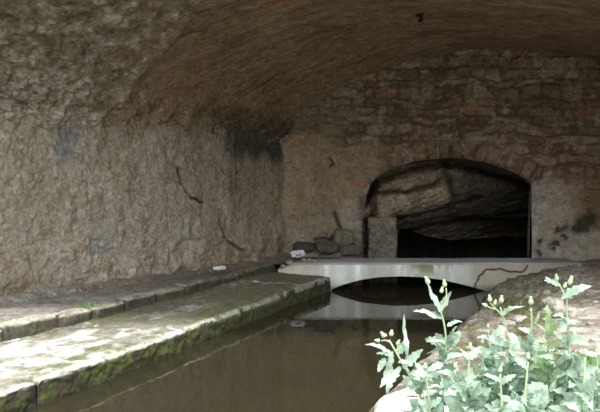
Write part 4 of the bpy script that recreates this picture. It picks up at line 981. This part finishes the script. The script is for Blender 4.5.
thistle('small sow-thistle low on the left edge of the clump over the boulder', 2.7,
        [(425, 372, 0), (428, 390, 0), (430, 405, 0)],
        [(427, 388, 396, 384, .08, .1, -.1), (427, 385, 452, 376, .08, .1, -.1), (428, 396, 390, 408, .10, .1, -.12), (426, 378, 414, 362, .05, .1, 0)],
        [(425, 369, 0, 1, .03, .011)], [], 18, 10, mass=(.09, .18))
thistle('small dusty sow-thistle behind the left stems on the pale rock', 3.7,
        [(488, 330, 0), (490, 345, 0), (492, 365, 0)], [(489, 340, 474, 336, .06, .1, -.06), (489, 338, 505, 332, .06, .1, 0)],
        [(488, 328, 0, 1, .03, .01)], [], 34, 11, mass=(.06, .14))
thistle('small dusty sow-thistle behind the yellow-green one', 3.6,
        [(543, 345, 0), (545, 362, 0), (546, 380, 0)], [(544, 355, 528, 350, .06, .1, -.06), (544, 352, 560, 346, .06, .1, 0)],
        [(543, 342, 0, 1, .03, .01)], [], 30, 12, mass=(.06, .14))

FILL = [(455, 392, 2.75, 'leafy low sow-thistle between the left stems and the bottom bushy one'), (482, 368, 3.1, 'leafy low sow-thistle behind the bottom bushy one'),
        (506, 362, 3.3, 'leafy low sow-thistle at the foot of the third stem'), (538, 366, 3.15, 'leafy low sow-thistle at the foot of the yellow-green one'), (556, 376, 2.95, 'leafy low sow-thistle left of the tall right stem foot'),
        (596, 372, 3.0, 'leafy low sow-thistle cut by the right edge of the photo'), (500, 396, 2.55, 'leafy low sow-thistle nearest the camera at the bottom edge')]
for k, (a, b_, Y, lab) in enumerate(FILL):
    thistle(lab, Y, [(a, b_ - 22, 0), (a + 1, b_ - 8, 0), (a + 2, b_ + 12, 0)], [(a, b_ - 15, a - 22, b_ - 22, .06, .1, -.06), (a, b_ - 12, a + 20, b_ - 24, .06, .1, -.03)],
            [(a, b_ - 24, .1, 1, .03, .01)], [], 22, 20 + k, mass=(.09, .19))

# small weeds
def weed(label, foot, n, ln, seed, mat, spread=0.12, name='grass_tuft', wdt=0.012):
    rg = random.Random(seed); lst = []
    for k in range(n):
        az = rg.uniform(0, 6.28); r_ = rg.uniform(0, spread); b0 = np.array(foot) + [r_ * math.cos(az), r_ * math.sin(az) * .6, 0]
        d = np.array([rg.uniform(-.6, .6), rg.uniform(-.6, .4), rg.uniform(.5, 1)]); d /= np.linalg.norm(d)
        lst.append(leaf_strip(b0, b0 + d * ln * rg.uniform(.5, 1), wdt, (0, -.6, .5), -.08, 0, 6, .2, k))
    v, f = join(lst); tag(mesh_obj(name, v, f, mat, loc=foot), label, 'grass' if name == 'grass_tuft' else 'weeds', kind=None if name == 'grass_tuft' else 'stuff')
Yt = 6.9
zz = float(walk_z(Yt)) + 0.02
weed('small bright green grass tuft growing behind the kerb stones', np.array([(88 - CX) / F * Yt, Yt, zz]), 26, 0.13, 1, M_GRASS, 0.14)
for (a, b_, s, lab) in ((592, 352, 2, 'green weed patch at the right edge behind the tall right thistle'), (580, 362, 3, 'green weed patch just behind the bottom right thistle'), (598, 366, 4, 'lower green weed patch cut by the right edge of the photo')):
    Y = F * (H - 0.45) / (b_ + 6 - CY); X = (a - CX) / F * Y
    weed(lab, np.array([X, Y, ground_at(X, Y) - 0.005]), 60, 0.10, s, M_GRASS, 0.26, 'weed_patch', 0.028)
# dry twig
v, f = tube(smooth_path([P(50, 334, 5.95), P(53, 329, 6.02), P(57, 327, 6.08), P(62, 330, 6.1)], 8), 0.006, 0.003, 5)
tag(mesh_obj('dry_twig', v, f, M_TWIG, loc=P(56, 331, 6.05)), 'thin pale dry twig hanging over the near kerb stones', 'twig')

# ------------------------------------------------------------------ sky, sun, camera
w = bpy.data.worlds.new('sky'); SC.world = w; w.use_nodes = True
N, L = w.node_tree.nodes, w.node_tree.links
bg = N['Background']
tc = N.new('ShaderNodeTexCoord'); sx = N.new('ShaderNodeSeparateXYZ'); L.new(tc.outputs['Generated'], sx.inputs[0])
cr = N.new('ShaderNodeValToRGB'); L.new(sx.outputs['Z'], cr.inputs['Fac'])
cr.color_ramp.elements[0].position = 0.06; cr.color_ramp.elements[0].color = (0.12, 0.125, 0.10, 1)      # low sky darkened to shape the light, standing in for unseen greenery
cr.color_ramp.elements[1].position = 0.30; cr.color_ramp.elements[1].color = (0.92, 0.97, 1.0, 1)         # bright overcast
L.new(cr.outputs['Color'], bg.inputs['Color']); bg.inputs['Strength'].default_value = 1.7
sun = bpy.data.lights.new('sun', 'SUN'); sun.energy = 1.8; sun.angle = math.radians(6); sun.color = (1, 0.97, 0.92)
so = bpy.data.objects.new('sun', sun); COL.objects.link(so); so.rotation_euler = (math.radians(24), math.radians(10), 0); so.location = (0, -3, 9)

cam = bpy.data.cameras.new('camera'); co = bpy.data.objects.new('camera', cam); COL.objects.link(co)
co.location = (0, 0, H); co.rotation_euler = (math.radians(90), 0, 0)
cam.sensor_width = 36.0; cam.sensor_fit = 'HORIZONTAL'; cam.lens = 36.0 * F / 600.0; cam.shift_y = -6.0 / 600.0
cam.clip_start = 0.05; cam.clip_end = 200
SC.camera = co
SC.view_settings.view_transform = 'Standard'; SC.view_settings.look = 'None'; SC.view_settings.gamma = 1.0
SC.view_settings.use_curve_mapping = False
SC.view_settings.exposure = 0.95
